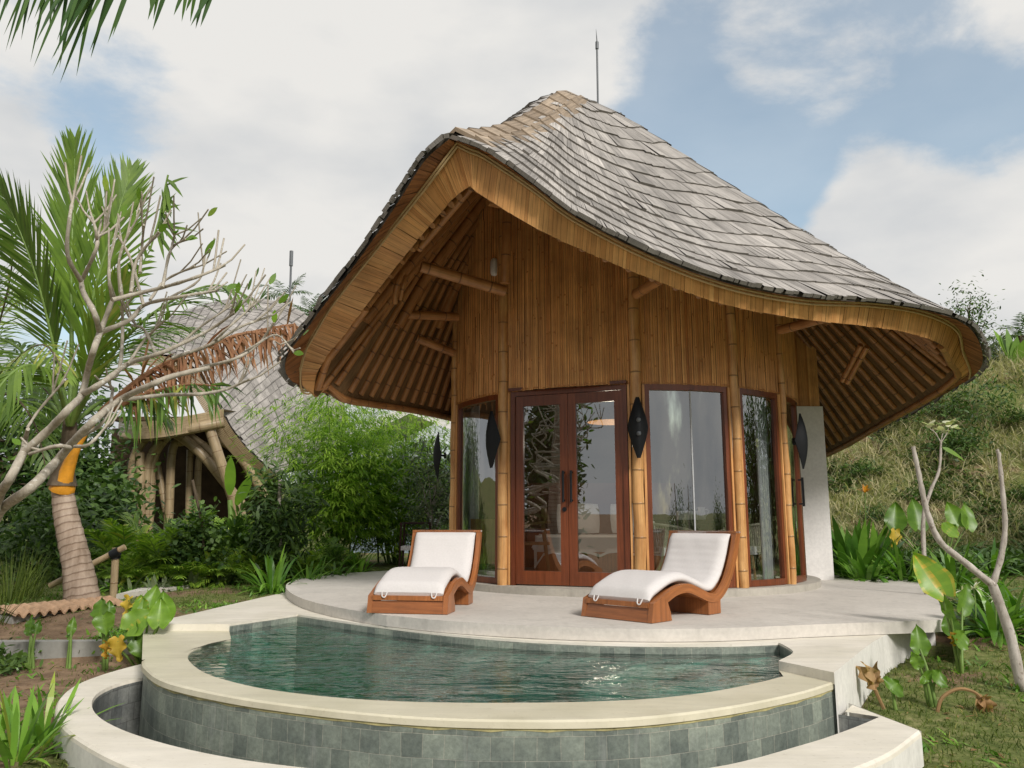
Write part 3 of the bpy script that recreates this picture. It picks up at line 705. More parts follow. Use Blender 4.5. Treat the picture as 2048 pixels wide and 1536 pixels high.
for px, py, lo, hi, u0, u1 in ((880, 470, .8, 1, .16, .62), (845, 570, .75, 1, .20, .70), (880, 655, .70, .95, .22, .70), (1700, 690, .1, .42, .26, .75), (1690, 800, .2, .5, .30, .75)):
    mb = MB(); radial(mb, t_through(px, py, .12, lo, hi), u0, u1, .065, .11); mb.build('beam', M['rpole'], pav, smooth=True)
for a, b, r_ in (((1010, 582, 8.95), (842, 533, 8.6), .065), ((915, 634, 10.2), (800, 628, 9.8), .058), ((908, 706, 10.5), (832, 676, 10.2), .055), ((1015, 415, 8.7), (1010, 566, 8.8), .058),
              ((942, 374, 7.45), (838, 498, 8.1), .042), ((1272, 588, 8.6), (1325, 555, 8.0), .06), ((1560, 660, 9.25), (1650, 636, 8.7), .055),
              ((1722, 690, 9.9), (1684, 762, 10.4), .035), ((1734, 694, 9.9), (1694, 766, 10.4), .035), ((975, 405, 8.0), (1040, 418, 8.3), .035)):
    mb = MB(); mb.tube([at(*a), at(*b)], r_, 10); mb.build('strut', M['rpole'], pav, smooth=True)
mb = MB(); mb.tube(spline([at(805, 545, 8.6), at(797, 560, 8.55), at(791, 585, 8.55), at(790, 608, 8.6)], 5), .03, 8); mb.tube(spline([at(812, 552, 8.65), at(806, 572, 8.6), at(800, 600, 8.65)], 5), .024, 8); mb.build('cable_conduit', M['rpole'], pav, smooth=True)
# ------------------------------------------------------------------ pavilion: walls, posts, glazing
def PW(a, r=PR, z=0): return Vector((PC.x + r * math.cos(a), PC.y + r * math.sin(a), z))
def ang_px(px):                                            # angle on the front of the drum seen at an image column
    d = ray(px, 1045); d = Vector((d.x, d.y, 0)).normalized(); b = -PC.dot(d); cc = PC.dot(PC) - PR * PR; disc = b * b - cc
    t = -b - math.sqrt(max(0, disc)); p = d * t; return math.atan2(p.y - PC.y, p.x - PC.x)
def arcbox(mb, a0, a1, r0, r1, z0, z1, n=None, t=.5):
    n = n or max(1, int(abs(a1 - a0) / .06)); A = [a0 + (a1 - a0) * i / n for i in range(n + 1)]; l = lambda i: (a0 + (a1 - a0) * i / n) * PR
    for i in range(n):
        P = [[PW(A[i + k], r, z) for k in (0, 1)] for r in (r0, r1) for z in (z0, z1)]
        u = lambda z0, z1: ((l(i), z0), (l(i + 1), z0), (l(i + 1), z1), (l(i), z1))
        mb.quad(P[2][0], P[2][1], P[3][1], P[3][0], t, u(z0, z1)); mb.quad(P[0][1], P[0][0], P[1][0], P[1][1], t, u(z0, z1))
        mb.quad(P[3][0], P[3][1], P[1][1], P[1][0], t, u(0, r1 - r0)); mb.quad(P[0][0], P[0][1], P[2][1], P[2][0], t, u(0, r1 - r0))
    for A_, fl in ((a0, 1), (a1, 0)):
        q = [PW(A_, r0, z0), PW(A_, r1, z0), PW(A_, r1, z1), PW(A_, r0, z1)]
        mb.quad(*(q if fl else q[::-1]), t, ((0, z0), (r1 - r0, z0), (r1 - r0, z1), (0, z1)))
ZP, ZT = .085, 2.30
PXS = dict(p0=911, p1=1010, p2=1278, p3=1477, p4=1573)
AN = {k: ang_px(v) for k, v in PXS.items()}
aP = ang_px(1596.5)
mb = MB()                                                   # plinth, a little wider than the drum
pl = [(PC.x + (PR + .16) * math.cos(2 * math.pi * i / 96), PC.y + (PR + .16) * math.sin(2 * math.pi * i / 96)) for i in range(96)]
mb.prism(pl, -.05, ZP - .004); mb.build('plinth', M['plinth'], pav, bevel=.015)
mb = MB(); pl = [(PC.x + (PR - .1) * math.cos(2 * math.pi * i / 64), PC.y + (PR - .1) * math.sin(2 * math.pi * i / 64)) for i in range(64)]
mb.prism(pl, ZP - .03, ZP); mb.build('floor', M['plinth'], pav)
# upper wall: thin split-bamboo strips side by side, from the window head to the roof
mb = MB(); a = AN['p0'] - .75; a_end = aP + .25
while a < a_end:
    wd = rnd(.022, .034); da = wd / PR
    zt = roofz(*PW(a).xy) - .14; zb = ZT + .055 + rnd(-.004, .004)
    t = min(1, max(0, random.gauss(.52, .17))); uo = rnd(0, 30); z = zb
    while z < zt:                                             # each strip is pieced together from lengths, dark at the joints
        h = rnd(.5, 1.6) if z > zb else rnd(.15, 1.2); z2 = min(zt, z + h); ro_ = PR + rnd(.012, .022)
        q = [PW(a + .0004, ro_ - .008, z), PW(a + da * .5, ro_, z), PW(a + da - .0004, ro_ - .008, z), PW(a + da - .0004, ro_ - .008, z2), PW(a + da * .5, ro_, z2), PW(a + .0004, ro_ - .008, z2)]
        mb.quad(q[0], q[1], q[4], q[5], t, ((uo, z), (uo + wd / 2, z), (uo + wd / 2, z2), (uo, z2)))
        mb.quad(q[1], q[2], q[3], q[4], t, ((uo + wd / 2, z), (uo + wd, z), (uo + wd, z2), (uo + wd / 2, z2)))
        if random.random() < .8:                              # node
            zn = z + .006; e_ = rnd(.010, .026)
            mb.quad(PW(a + .001, ro_ + .0015, zn), PW(a + da - .001, ro_ + .0015, zn), PW(a + da - .001, ro_ + .0015, zn + e_), PW(a + .001, ro_ + .0015, zn + e_), 0 if random.random() < .6 else .1, ((uo, 5), (uo + .001, 5), (uo + .001, 5.001), (uo, 5.001)))
        z = z2
    a += da
mb.build('bamboo_wall', M['split'], pav)
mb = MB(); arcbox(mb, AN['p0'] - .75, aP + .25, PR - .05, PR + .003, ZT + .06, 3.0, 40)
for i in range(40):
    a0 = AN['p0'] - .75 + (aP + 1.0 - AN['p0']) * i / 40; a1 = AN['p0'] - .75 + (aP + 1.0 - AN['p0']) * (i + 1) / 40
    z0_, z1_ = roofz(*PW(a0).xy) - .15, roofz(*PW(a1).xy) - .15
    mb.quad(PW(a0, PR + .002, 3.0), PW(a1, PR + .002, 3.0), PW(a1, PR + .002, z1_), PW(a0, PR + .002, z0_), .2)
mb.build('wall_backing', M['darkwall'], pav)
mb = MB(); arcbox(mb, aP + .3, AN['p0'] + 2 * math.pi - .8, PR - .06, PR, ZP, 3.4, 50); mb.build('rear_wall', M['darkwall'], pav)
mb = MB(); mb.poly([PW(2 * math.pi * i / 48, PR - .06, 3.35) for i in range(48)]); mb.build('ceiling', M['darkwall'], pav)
# posts
for k in ('p0', 'p1', 'p2', 'p3', 'p4'):
    mb = MB(); a = AN[k]; r_ = {'p0': .048, 'p1': .062, 'p2': .066, 'p3': .055, 'p4': .045}[k]
    b_ = PW(a, PR + .035); zt = roofz(b_.x, b_.y) - .15; n = int(zt / .14); pts = []; rr = []
    for i in range(n + 1):
        z = ZP - .004 + (zt - ZP) * i / n; pts.append(Vector((b_.x + .006 * math.sin(i * .9 + a * 9), b_.y, z))); rr.append(r_ * (1 - .12 * i / n) * (1 + .03 * math.sin(i * 2.1)))
    mb.tube(pts, rr, 14); mb.build('bamboo_post', M['pole'], pav, smooth=True)
    mb = MB()                                                # pale jamb laths beside the post
    for sg in (-1, 1):
        aa = a + sg * (r_ + .018) / PR; c0 = PW(aa, PR - .005, (ZP + ZT + .05) / 2); rot = Matrix.Rotation(aa + math.pi / 2, 3, 'Z'); mb.box(c0, (.026, .07, ZT + .05 - ZP), rot, rnd(.4, .9))
    mb.build('jamb_lath', M['fascia'], pav)
# fixed curved windows
def window(a0, a1, fw=.055, transom=None):
    mb = MB(); da = fw / PR; r0, r1 = PR - .055, PR + .012
    arcbox(mb, a0, a0 + da, r0, r1, ZP, ZT + .06); arcbox(mb, a1 - da, a1, r0, r1, ZP, ZT + .06)
    arcbox(mb, a0 + da, a1 - da, r0, r1, ZP, ZP + .07); arcbox(mb, a0 + da, a1 - da, r0, r1, ZT - .01, ZT + .06)
    fo = mb.build('window', M['teak'], pav)
    mb = MB(); n = 14; A = [a0 + da + (a1 - a0 - 2 * da) * i / n for i in range(n + 1)]
    mb.grid([[PW(x, PR - .02, z) for x in A] for z in (ZP + .07, ZT - .01)]); mb.build('pane', M['glass'], fo, smooth=True)
    return fo
g_ = lambda k, sg: AN[k] + sg * ((.062 if k in ('p1', 'p2') else .05) + .034) / PR
window(g_('p0', 1), g_('p1', -1), .06); window(g_('p2', 1), g_('p3', -1)); window(g_('p3', 1), g_('p4', -1))
window(g_('p4', 1), aP + .10, .05); window(AN['p0'] - .62, g_('p0', -1))
mb = MB(); am = ang_px(1391); arcbox(mb, am - .003, am + .003, PR - .03, PR - .012, ZP + .07, ZT - .01, 1); mb.build('glass_joint', M['curtain'], pav)
# double door on the chord between two posts
A0, A1 = PW(g_('p1', 1), PR - .01), PW(g_('p2', -1), PR - .01)
dt_ = (A1 - A0); DW = dt_.length; dt_ = dt_.normalized(); dn_ = Vector((dt_.y, -dt_.x, 0))      # outward normal
if dn_.y > 0: dn_ = -dn_
Rd = Matrix((dt_, -dn_, Vector((0, 0, 1)))).transposed()
def dbox(mb, x0, x1, z0, z1, y0, y1, t=.5): mb.box(A0 + dt_ * ((x0 + x1) / 2) + dn_ * ((y0 + y1) / 2) + Vector((0, 0, (z0 + z1) / 2)), (x1 - x0, y1 - y0, z1 - z0), Rd, t)
mb = MB(); dbox(mb, 0, .055, ZP, ZT + .06, -.06, .03, .2); dbox(mb, DW - .055, DW, ZP, ZT + .06, -.06, .03, .3); dbox(mb, .055, DW - .055, ZT, ZT + .06, -.06, .03, .3); dbox(mb, -.01, DW + .01, ZT + .061, ZT + .095, -.05, .075, .1)
mb.build('door_frame', M['teak'], pav, bevel=.004)
hw = (DW - .11) / 2
for i in (0, 1):
    x0 = .055 + i * hw + .003; x1 = x0 + hw - .006; sw = .095
    mb = MB(); dbox(mb, x0, x0 + sw, ZP + .012, ZT - .004, -.035, .012, rnd(.3, .8)); dbox(mb, x1 - sw, x1, ZP + .012, ZT - .004, -.035, .012, rnd(.3, .8))
    dbox(mb, x0 + sw, x1 - sw, ZP + .012, ZP + .165, -.034, .010, .7); dbox(mb, x0 + sw, x1 - sw, ZT - .125, ZT - .004, -.034, .010, .3)
    d_ = mb.build('door', M['teak'], pav, bevel=.004)
    mb = MB(); P = lambda x, z: A0 + dt_ * x + dn_ * -.012 + Vector((0, 0, z)); mb.quad(P(x0 + sw, ZP + .165), P(x1 - sw, ZP + .165), P(x1 - sw, ZT - .125), P(x0 + sw, ZT - .125)); mb.build('pane', M['glass'], d_)
    hx = x1 - .045 if i == 0 else x0 + .045; mb = MB()
    p = lambda z, y: A0 + dt_ * hx + dn_ * y + Vector((0, 0, z))
    mb.tube([p(1.05, .012), p(1.05, .055), p(1.05, .06)], .011, 8); mb.tube([p(1.37, .012), p(1.37, .055), p(1.37, .06)], .011, 8); mb.tube([p(1.03, .062), p(1.39, .062)], .015, 10)
    mb.build('handle', M['black'], d_, smooth=True)
    if i == 0:
        mb = MB(); mb.tube([p(.95, .010), p(.95, .026)], .026, 16); mb.build('lock', M['black'], d_)
# closed side door at the far right with its long pull
mb = MB(); mb.box(PW(aP + .05, PR + .055, 1.18), (.025, .025, .36), Matrix.Rotation(aP, 3, 'Z')); mb.box(PW(aP + .05, PR + .03, 1.03), (.06, .02, .02), Matrix.Rotation(aP, 3, 'Z')); mb.box(PW(aP + .05, PR + .03, 1.33), (.06, .02, .02), Matrix.Rotation(aP, 3, 'Z')); mb.build('pull_handle', M['black'], pav)
# white wing wall at the right with bamboo above
wl, wr = at(1597, 1045, 11.62), at(1661, 1045, 11.62)
mb = MB(); mb.box(((wl.x + wr.x) / 2 - .1, 11.72, 1.24), (wr.x - wl.x + .2, .2, 2.48)); mb.build('wing_wall', M['pier'], pav, bevel=.01)
mb = MB(); x = wl.x - .3
while x < wr.x - .05:
    wd = rnd(.022, .034); zt = min(roofz(x, 11.62), roofz(x + wd, 11.62)) - .16; uo = rnd(0, 30); t = min(1, max(0, random.gauss(.4, .25)))
    mb.quad(*[Vector((x + a_, 11.64 + rnd(0, .006), z_)) for a_, z_ in ((.001, 2.485), (wd - .001, 2.485), (wd - .001, zt), (.001, zt))], t, ((uo, 0), (uo + wd, 0), (uo + wd, 3), (uo, 3))); x += wd
mb.box(((wl.x + wr.x) / 2 - .2, 11.73, 3.0), (wr.x - wl.x + .28, .16, 1.0), None, .1)
mb.build('wing_panel', M['split'], pav)
# oval floodlight-like vent on the gable wall
mb = MB(); a = ang_px(992); p = at(991, 500, 9.1); a = ang_px(990); c0 = PW(a, PR + .03, p.z); rz = Matrix.Rotation(a + math.pi / 2, 3, 'Z'); n = 28
prof = lambda k, s_: Vector((.047 * s_ * math.copysign(abs(math.cos(k)) ** .6, math.cos(k)), 0, .115 * s_ * math.copysign(abs(math.sin(k)) ** .6, math.sin(k))))
rows = [[c0 + rz @ (prof(2 * math.pi * i / n, s_) + Vector((0, -y_, 0))) for i in range(n)] for s_, y_ in ((1, -.03), (1, .018), (.92, .028), (.0, .03))]
mb.grid(rows[::-1], .5, None, True)
tag(mb.build('wall_vent', M['white'], None, smooth=True, org=c0), 'small white rounded vent high on the bamboo gable wall', 'speaker')
# lightning rod
b_ = at(1196, 234, 10.6); b_.z = roofz(b_.x, b_.y); t_ = at(1192, 58, 10.6); mb = MB()
mb.tube([b_ - Vector((0, 0, .15)), at(1194, 96, 10.6)], .014, 8); mb.tube([at(1194, 98, 10.6), at(1194, 84, 10.6)], .024, 8); mb.tube([at(1194, 85, 10.6), t_], [.011, .002], 6)
tag(mb.build('lightning_rod', M['steel'], None, smooth=True, org=b_), 'thin dark lightning rod on top of the grey shingle roof', 'lightning rod')
# sconces
def sconce(a, z, label, tilt=0):
    b_ = PW(a, PR + .09, z); o_ = PW(a, 1, 0) - PC; tg = Vector((-math.sin(a), math.cos(a), 0))
    t = thing('wall_sconce', label, 'wall lamp', b_, 'black diamond shaped wall lamps')
    mb = MB(); mb.tube([b_ - o_ * .01, b_ + o_ * .02], .045, 16); mb.tube([b_ + o_ * .0, b_ + o_ * .12], .014, 8); mb.build('mount', M['black'], t, smooth=False)
    mb = MB(); rows = []; n = 20                              # shallow shield: wide in the middle, pointed at both ends, bulging outward
    for j in range(17):
        v = -1 + 2 * j / 16; wv = .098 * (1 - abs(v) ** 1.25) + .018; row = []
        for i in range(9):
            h = -1 + 2 * i / 8; dep = .135 + .035 * (1 - h * h) * (1 - v * v) - .075 * abs(h) ** 1.5 * (1 - abs(v)) - .035 * v * v
            row.append(b_ + tg * (wv * h) + o_ * dep + Vector((0, 0, v * .34)))
        rows.append(row)
    mb.grid(rows); mb.grid([[p - o_ * .008 for p in r_] for r_ in rows][::-1]); sh = mb.build('shade', M['black'], t, smooth=True)
    mb = MB(); mb.tube([b_ + o_ * .10 + Vector((0, 0, -.05)), b_ + o_ * .10 + Vector((0, 0, .05))], .028, 10); mb.build('bulb', M['white'], t, smooth=True)
    return t
sconce(AN['p1'] - .02, 1.78, 'black diamond wall lamp on the bamboo post left of the double door')
sc2 = sconce(AN['p2'], 1.84, 'black diamond wall lamp on the bamboo post right of the double door')
for dz in (-.075, .075):
    a = AN['p2']; mb = MB(); c0 = PW(a, PR + .09 + .176, 1.84 + dz); o_ = PW(a, 1, 0) - PC; mb.tube([c0 - o_ * .03, c0 - o_ * .004, c0 + o_ * .012, c0 + o_ * .02], [.026, .026, .018, .004], 12); mb.build('bulb', M['steel'], sc2, smooth=True)
sconce(AN['p4'] + .06, 1.78, 'black diamond wall lamp beside the white wing wall')
sconce(AN['p0'] - .20, 1.72, 'black diamond wall lamp at the outermost left, half hidden by a post')
# ------------------------------------------------------------------ furniture inside
def legs(mb, pts, r=.018):
    for a, b in pts: mb.tube([a, b], [r, r * .7], 8)
# bed against the rear wall
bo = Vector((1.05, 12.25, ZP)); bed = thing('bed', 'wide bed with white linen and wooden base behind the right door pane', 'bed', bo)
mb = MB(); mb.box(bo + Vector((0.3, 0, .16)), (2.0, 1.7, .30)); mb.build('bed_base', M['lteak'], bed, bevel=.02)
mb = MB(); mb.box(bo + Vector((.3, 0, .40)), (1.96, 1.66, .22)); mb.build('mattress', M['linen'], bed, bevel=.06)
mb = MB(); mb.grid([[bo + Vector((-.74 + 2.08 * i / 16, -.87 + 1.74 * j / 12, .525 + .012 * math.sin(i * 1.7 + j) - (.25 + .03 * math.sin(i * 2)) * (j == 0) - .2 * (i in (0, 16)))) for i in range(17)] for j in range(13)]); mb.build('duvet', M['linen'], bed, smooth=True)
mb = MB(); mb.box(bo + Vector((.4, .92, .75)), (2.4, .08, 1.2)); mb.build('headboard', M['reddark'], bed, bevel=.02)
def pillow(P, sx, sz, ry, mat, parent, rz=0):
    mb = MB(); n = 12; Rm = Matrix.Rotation(rz, 3, 'Z') @ Matrix.Rotation(ry, 3, 'X')
    for sg in (1, -1):
        rows = []
        for j in range(n + 1):
            row = []
            for i in range(n + 1):
                u, v = -1 + 2 * i / n, -1 + 2 * j / n; row.append(P + Rm @ Vector((sx * u * (1 - .06 * v * v), sg * .085 * ((1 - u ** 4) * (1 - v ** 4)) ** .5, sz * v * (1 - .06 * u * u))))
            rows.append(row)
        mb.grid(rows if sg < 0 else rows[::-1])
    return mb.build('pillow', mat, parent, smooth=True)
pillow(bo + Vector((.0, .62, .78)), .34, .25, R(-18), M['linen'], bed); pillow(bo + Vector((.85, .62, .78)), .34, .25, R(-18), M['linen'], bed)
# chair seen through the left door leaf
c0 = Vector((.27, 10.55, ZP)); ch = thing('dining_chair', 'pale wooden chair with curved back behind the left door pane', 'chair', c0)
mb = MB(); mb.box(c0 + Vector((0, 0, .45)), (.42, .40, .035)); mb.build('seat', M['oak'], ch, bevel=.015)
mb = MB(); mb.grid([[c0 + Vector((.16 + .06 * math.cos(q) - .02 * k, .23 * math.sin(q), .70 + .09 * k + .03 * math.cos(q))) for q in [(-1.5 + 3 * i / 12) for i in range(13)]] for k in (0, 1, 2)]); b_ = mb.build('backrest', M['oak'], ch, smooth=True); s_ = b_.modifiers.new('thickness', 'SOLIDIFY'); s_.thickness = .03
for sy in (-1, 1): mb = MB(); mb.tube([c0 + Vector((.22, .2 * sy, .72)), c0 + Vector((-.02, .24 * sy, .70)), c0 + Vector((-.2, .22 * sy, .66))], .018, 8); mb.build('armrest', M['oak'], ch, smooth=True)
for sx in (-1, 1):
    for sy in (-1, 1):
        mb = MB(); mb.tube([c0 + Vector((.13 * sx, .17 * sy, .70 if sx > 0 else .66)), c0 + Vector((.21 * sx, .20 * sy, 0))], [.022, .014], 8); mb.build('leg', M['oak'], ch, smooth=True)
# round side cabinet seen through the curved left window
c0 = Vector((-.28, 10.60, ZP)); cab = thing('side_cabinet', 'pale wooden cabinet standing inside the curved left window', 'cabinet', c0)
mb = MB(); mb.box(c0 + Vector((0, 0, .48)), (.50, .42, .56), None, .6); mb.build('cabinet_body', M['oak'], cab, bevel=.02)
for sx in (-1, 1):
    mb = MB(); mb.tube([c0 + Vector((.2 * sx, 0, .2)), c0 + Vector((.22 * sx, 0, 0))], .02, 8); mb.build('leg', M['oak'], cab)
# curtains just inside the glass
def curtain(a0, a1, label):
    mb = MB(); n = 60; rows = []
    for z in (ZP + .01, 1.2, 2.32): rows.append([PW(a0 + (a1 - a0) * i / n, PR - .17 + .028 * math.sin(i * 1.25) + .01 * math.sin(i * .5), z) for i in range(n + 1)])
    mb.grid(rows); tag(mb.build('curtain', M['curtain'], None, smooth=True, org=PW((a0 + a1) / 2, PR - .17, 0)), label, 'curtain')
curtain(AN['p0'] - .35, AN['p0'] + .16, 'pale grey curtain gathered inside the curved left window')
curtain(AN['p4'] - .13, AN['p4'] - .02, 'narrow white curtain hanging inside the third curved window from the door')
# desk with kettle and boxes
c0 = Vector((2.45, 11.15, ZP)); dk = thing('desk', 'dark wooden desk behind the window right of the door', 'desk', c0)
mb = MB(); mb.box(c0 + Vector((0, 0, .73)), (1.1, .5, .04)); mb.build('desk_top', M['darkwood'], dk, bevel=.01)
mb = MB(); mb.box(c0 + Vector((-.05, 0, .62)), (.5, .42, .16)); mb.build('drawer', M['darkwood'], dk, bevel=.01)
for sx in (-1, 1):
    mb = MB(); mb.box(c0 + Vector((.5 * sx, 0, .36)), (.05, .44, .70)); mb.build('leg', M['oak'], dk)
ob = c0 + Vector((-.05, -.05, .752)); mb = MB(); mb.box(ob + Vector((0, 0, .06)), (.26, .15, .12)); tag(mb.build('tissue_box', M['white'], None, bevel=.01, org=ob), 'white box standing on the dark desk', 'box')
ob = c0 + Vector((.14, -.08, .752)); k_ = thing('water_jug', 'white jug on the dark desk beside the box', 'jug', ob)
mb = MB(); mb.tube([ob, ob + Vector((0, 0, .05)), ob + Vector((0, 0, .13)), ob + Vector((0, 0, .17))], [.05, .055, .045, .05], 16); mb.build('body', M['white'], k_, smooth=True)
mb = MB(); mb.tube(spline([ob + Vector((.05, 0, .14)), ob + Vector((.1, 0, .12)), ob + Vector((.05, 0, .04))], 5), .008, 6); mb.build('handle', M['white'], k_, smooth=True)
lp = Vector((1.45, 11.5, 2.28)); t = thing('pendant_lamp', 'round wooden pendant lamp hanging inside behind the right door pane', 'pendant lamp', lp)
mb = MB(); n = 24; mb.grid([[lp + Vector((r_ * math.cos(2 * math.pi * i / n), r_ * math.sin(2 * math.pi * i / n), z)) for i in range(n)] for r_, z in ((.06, .16), (.22, .13), (.33, .05), (.36, -.05))], .5, None, True); mb.build('lamp_shade', M['oak'], t, smooth=True)
mb = MB(); mb.tube([lp + Vector((0, 0, .15)), lp + Vector((0, 0, 1.0))], .008, 6); mb.build('cord', M['black'], t)
ld = bpy.data.lights.new('room_fill_light', 'POINT'); ld.energy = 14; ld.shadow_soft_size = .12; ld.color = (1, .86, .68); lo_ = bpy.data.objects.new('room_fill_light', ld); COL.objects.link(lo_); lo_.location = lp + Vector((0, 0, -.30))  # added fill light under the shade, brightens the bed and the dark room
# two woven armchairs
def armchair(c0, rz, label):
    t = thing('rope_armchair', label, 'armchair', c0, 'woven rope armchairs'); Rm = Matrix.Rotation(rz, 3, 'Z'); P = lambda x, y, z: c0 + Rm @ Vector((x, y, z))
    mb = MB(); rows = []
    A = [(-2.3 + 4.6 * i / 46) for i in range(47)]
    for z, rr in ((.34, .27), (.5, .30), (.70, .34)): rows.append([P(rr * math.sin(q), rr * math.cos(q) * .95, z - (.12 * (1 - math.cos(q)) / 2 if z > .6 else 0)) for q in A])
    for i in range(46):                                        # upright ropes
        for a_, b_ in ((rows[0], rows[1]), (rows[1], rows[2])):
            p, q = a_[i], b_[i]; p2, q2 = a_[i].lerp(a_[i + 1], .72), b_[i].lerp(b_[i + 1], .72); mb.quad(p, p2, q2, q, rnd(.2, .9), ((0, 0), (.02, 0), (.02, .3), (0, .3)))
    mb.build('backrest', M['rope'], t)
    mb = MB(); mb.tube(rows[2], .018, 8); mb.tube(rows[0], .016, 8); mb.build('frame', M['rope'], t, smooth=True)
    mb = MB(); mb.box(P(0, 0, .36), (.46, .46, .10), Rm); mb.build('seat_cushion', M['linen'], t, bevel=.03)
    for sx in (-1, 1):
        for sy in (-1, 1): mb = MB(); mb.tube([P(.2 * sx, .18 * sy, .34), P(.24 * sx, .22 * sy, 0)], .018, 8); mb.build('leg', M['oak'], t)
    return t
arm1 = armchair(Vector((1.98, 10.35, ZP)), R(115), 'cream rope armchair with cushions behind the window beside the right lounger')
pillow(Vector((1.74, 10.36, ZP + .58)), .2, .18, R(-10), M['cushion'], arm1, R(100))
armchair(Vector((3.02, 10.75, ZP)), R(-120), 'cream rope armchair with white legs behind the second curved window')
# ------------------------------------------------------------------ loungers on the terrace
def lounger(foot_l, foot_r, label, WR):
    a, b = Vector((*foot_l, 0)), Vector((*foot_r, 0)); x = (b - a).normalized(); y = Vector((-x.y, x.x, 0)); W = .70; mid = (a + b) / 2; o_ = mid - x * 0
    t = thing('sun_lounger', label, 'sun lounger', mid + y * .6, 'wooden sun loungers on the terrace')
    P = lambda u, v, z: o_ + x * u + y * v + Vector((0, 0, z))
    up = spline([Vector(p + (0,)) for p in [(0.02, .155), (.16, .215), (.34, .275), (.52, .285), (.70, .235), (.86, .185), (.98, .19), (1.11, .28), (1.21, .42), (1.285, .57), (1.335, .715)]], 5)
    th = .075; lo = []
    for i, p in enumerate(up):
        d = (up[min(i + 1, len(up) - 1)] - up[max(i - 1, 0)]).normalized(); lo.append(Vector((p.x + d.y * th, p.y - d.x * th, 0)))
    for sg in (-1, 1):                                         # two side rails cut from plank
        mb = MB(); u0, u1 = sg * W / 2 - .022, sg * W / 2 + .022
        r1 = [(p.x, p.y) for p in up]; r2 = [(max(p.x, 0.01), max(p.y, 0.012)) for p in lo]
        L0 = [P(u0, *q) for q in r1]; L1 = [P(u1, *q) for q in r1]; K0 = [P(u0, *q) for q in r2]; K1 = [P(u1, *q) for q in r2]
        uv = lambda j, k: (j * .07, k * .05)
        mb.grid([L0, L1], .6, lambda j, k: (j * .044, k * .05)); mb.grid([K1, K0], .4, lambda j, k: (j * .044, k * .05)); mb.grid([K0, L0], .6, uv); mb.grid([L1, K1], .6, uv)
        mb.quad(L0[-1], L1[-1], K1[-1], K0[-1], .6); mb.quad(L1[0], L0[0], K0[0], K1[0], .6)
        mb.build('side_rail', M['lteak'], t)
        mb = MB(); poly = [(-.03, .004), (.0, .155), (.14, .205), (.20, .15), (.235, .07), (.25, .004)]
        A_ = [P(sg * W / 2 - .021, *q) for q in poly]; B_ = [P(sg * W / 2 + .024, *q) for q in poly]; mb.poly(A_, .6); mb.poly(B_[::-1], .6)
        for i in range(6): mb.quad(A_[i], B_[i], B_[(i + 1) % 6], A_[(i + 1) % 6], .6)
        mb.build('front_foot', M['lteak'], t)
    for v in (.0, .92):                                        # box-like feet
        mb = MB()
        if v == 0: mb.grid([[P(-W / 2 + .023, -.03, .005), P(W / 2 - .023, -.03, .005)], [P(-W / 2 + .023, 0, .112), P(W / 2 - .023, 0, .112)]], .3, lambda j, k: (j * .1, k * .7)); mb.box(P(0, .02, .136), (W - .045, .07, .04), Matrix((x, y, Vector((0, 0, 1)))).transposed(), .7)
        else: mb.box(P(0, v, .075), (W + .03, .20, .14), Matrix((x, y, Vector((0, 0, 1)))).transposed(), .5)
        mb.build('front_board' if v == 0 else 'rear_foot', M['lteak'], t, bevel=.006)
    mb = MB()                                                  # slats across, following the curve
    sp = resample(up, 26)
    for i, p in enumerate(sp[1:-1]):
        d = (sp[i + 2] - sp[i]).normalized(); q = P(0, p.x + d.y * .046, p.y - d.x * .046); Rm = Matrix((x, (y * d.x + Vector((0, 0, d.y))), (y * -d.y + Vector((0, 0, d.x))))).transposed(); mb.box(q, (W - .05, .074, .016), Rm, rnd(.3, .8))
    mb.build('slats', M['lteak'], t)
    mb = MB(); d = (sp[-1] - sp[-2]).normalized(); mb.box(P(0, sp[-1].x + .035, sp[-1].y - .005), (W + .044, .09, .022), Matrix((x, y, Vector((0, 0, 1)))).transposed(), .6); mb.build('top_rail', M['lteak'], t, bevel=.005)
    # cushion: one padded mattress folded along the curve
    cp = resample(up, 60)[0:59]; n = len(cp); rows = []; CW = W - .035; cr = []
    for i, p in enumerate(cp):
        d = (cp[min(i + 1, n - 1)] - cp[max(i - 1, 0)]).normalized(); nx, nz = -d.y, d.x; e_ = min(1, min(i, n - 1 - i) / 2.5) ** .5; T_ = .082 * max(.25, e_)
        wr = .0035 * math.sin(i * 2.3) * ((1 if 30 < i < 54 else .2) * WR); row = []
        for k in range(15):
            h = -1 + 2 * k / 14; edge = (1 - abs(h) ** 12) ** .5; hh = .012 + T_ * (.45 + .55 * edge) + wr * (.6 + .4 * math.sin(k * .9 + i * .35)) + .0012 * math.sin(k * 1.4 + i * .5)
            row.append(P(h * CW / 2, p.x + nx * hh, p.y + nz * hh))
        base = [P(CW / 2 * 1.0, p.x - nx * .01, p.y - nz * .01), P(-CW / 2, p.x - nx * .01, p.y - nz * .01)]
        rows.append(row + base)
    mb.grid(rows[::-1], .5, None, True); mb.poly(rows[0]); mb.poly(rows[-1][::-1]); cu = mb.build('cushion', M['cushion'], t, smooth=True)
    sb = cu.modifiers.new('smooth', 'SUBSURF'); sb.levels = sb.render_levels = 1
    for u in (-.22, .24):
        mb = MB(); mb.tube(spline([P(u - .02, -.005, .185), P(u - .012, -.022, .150), P(u + .014, -.024, .143), P(u + .03, -.006, .185)], 5), .006, 6); mb.build('tie', M['cushion'], cu, smooth=True)
    return t
lounger((-1.27, 7.42), (-.59, 7.30), 'teak sun lounger with white cushion on the terrace left of the door', .25)
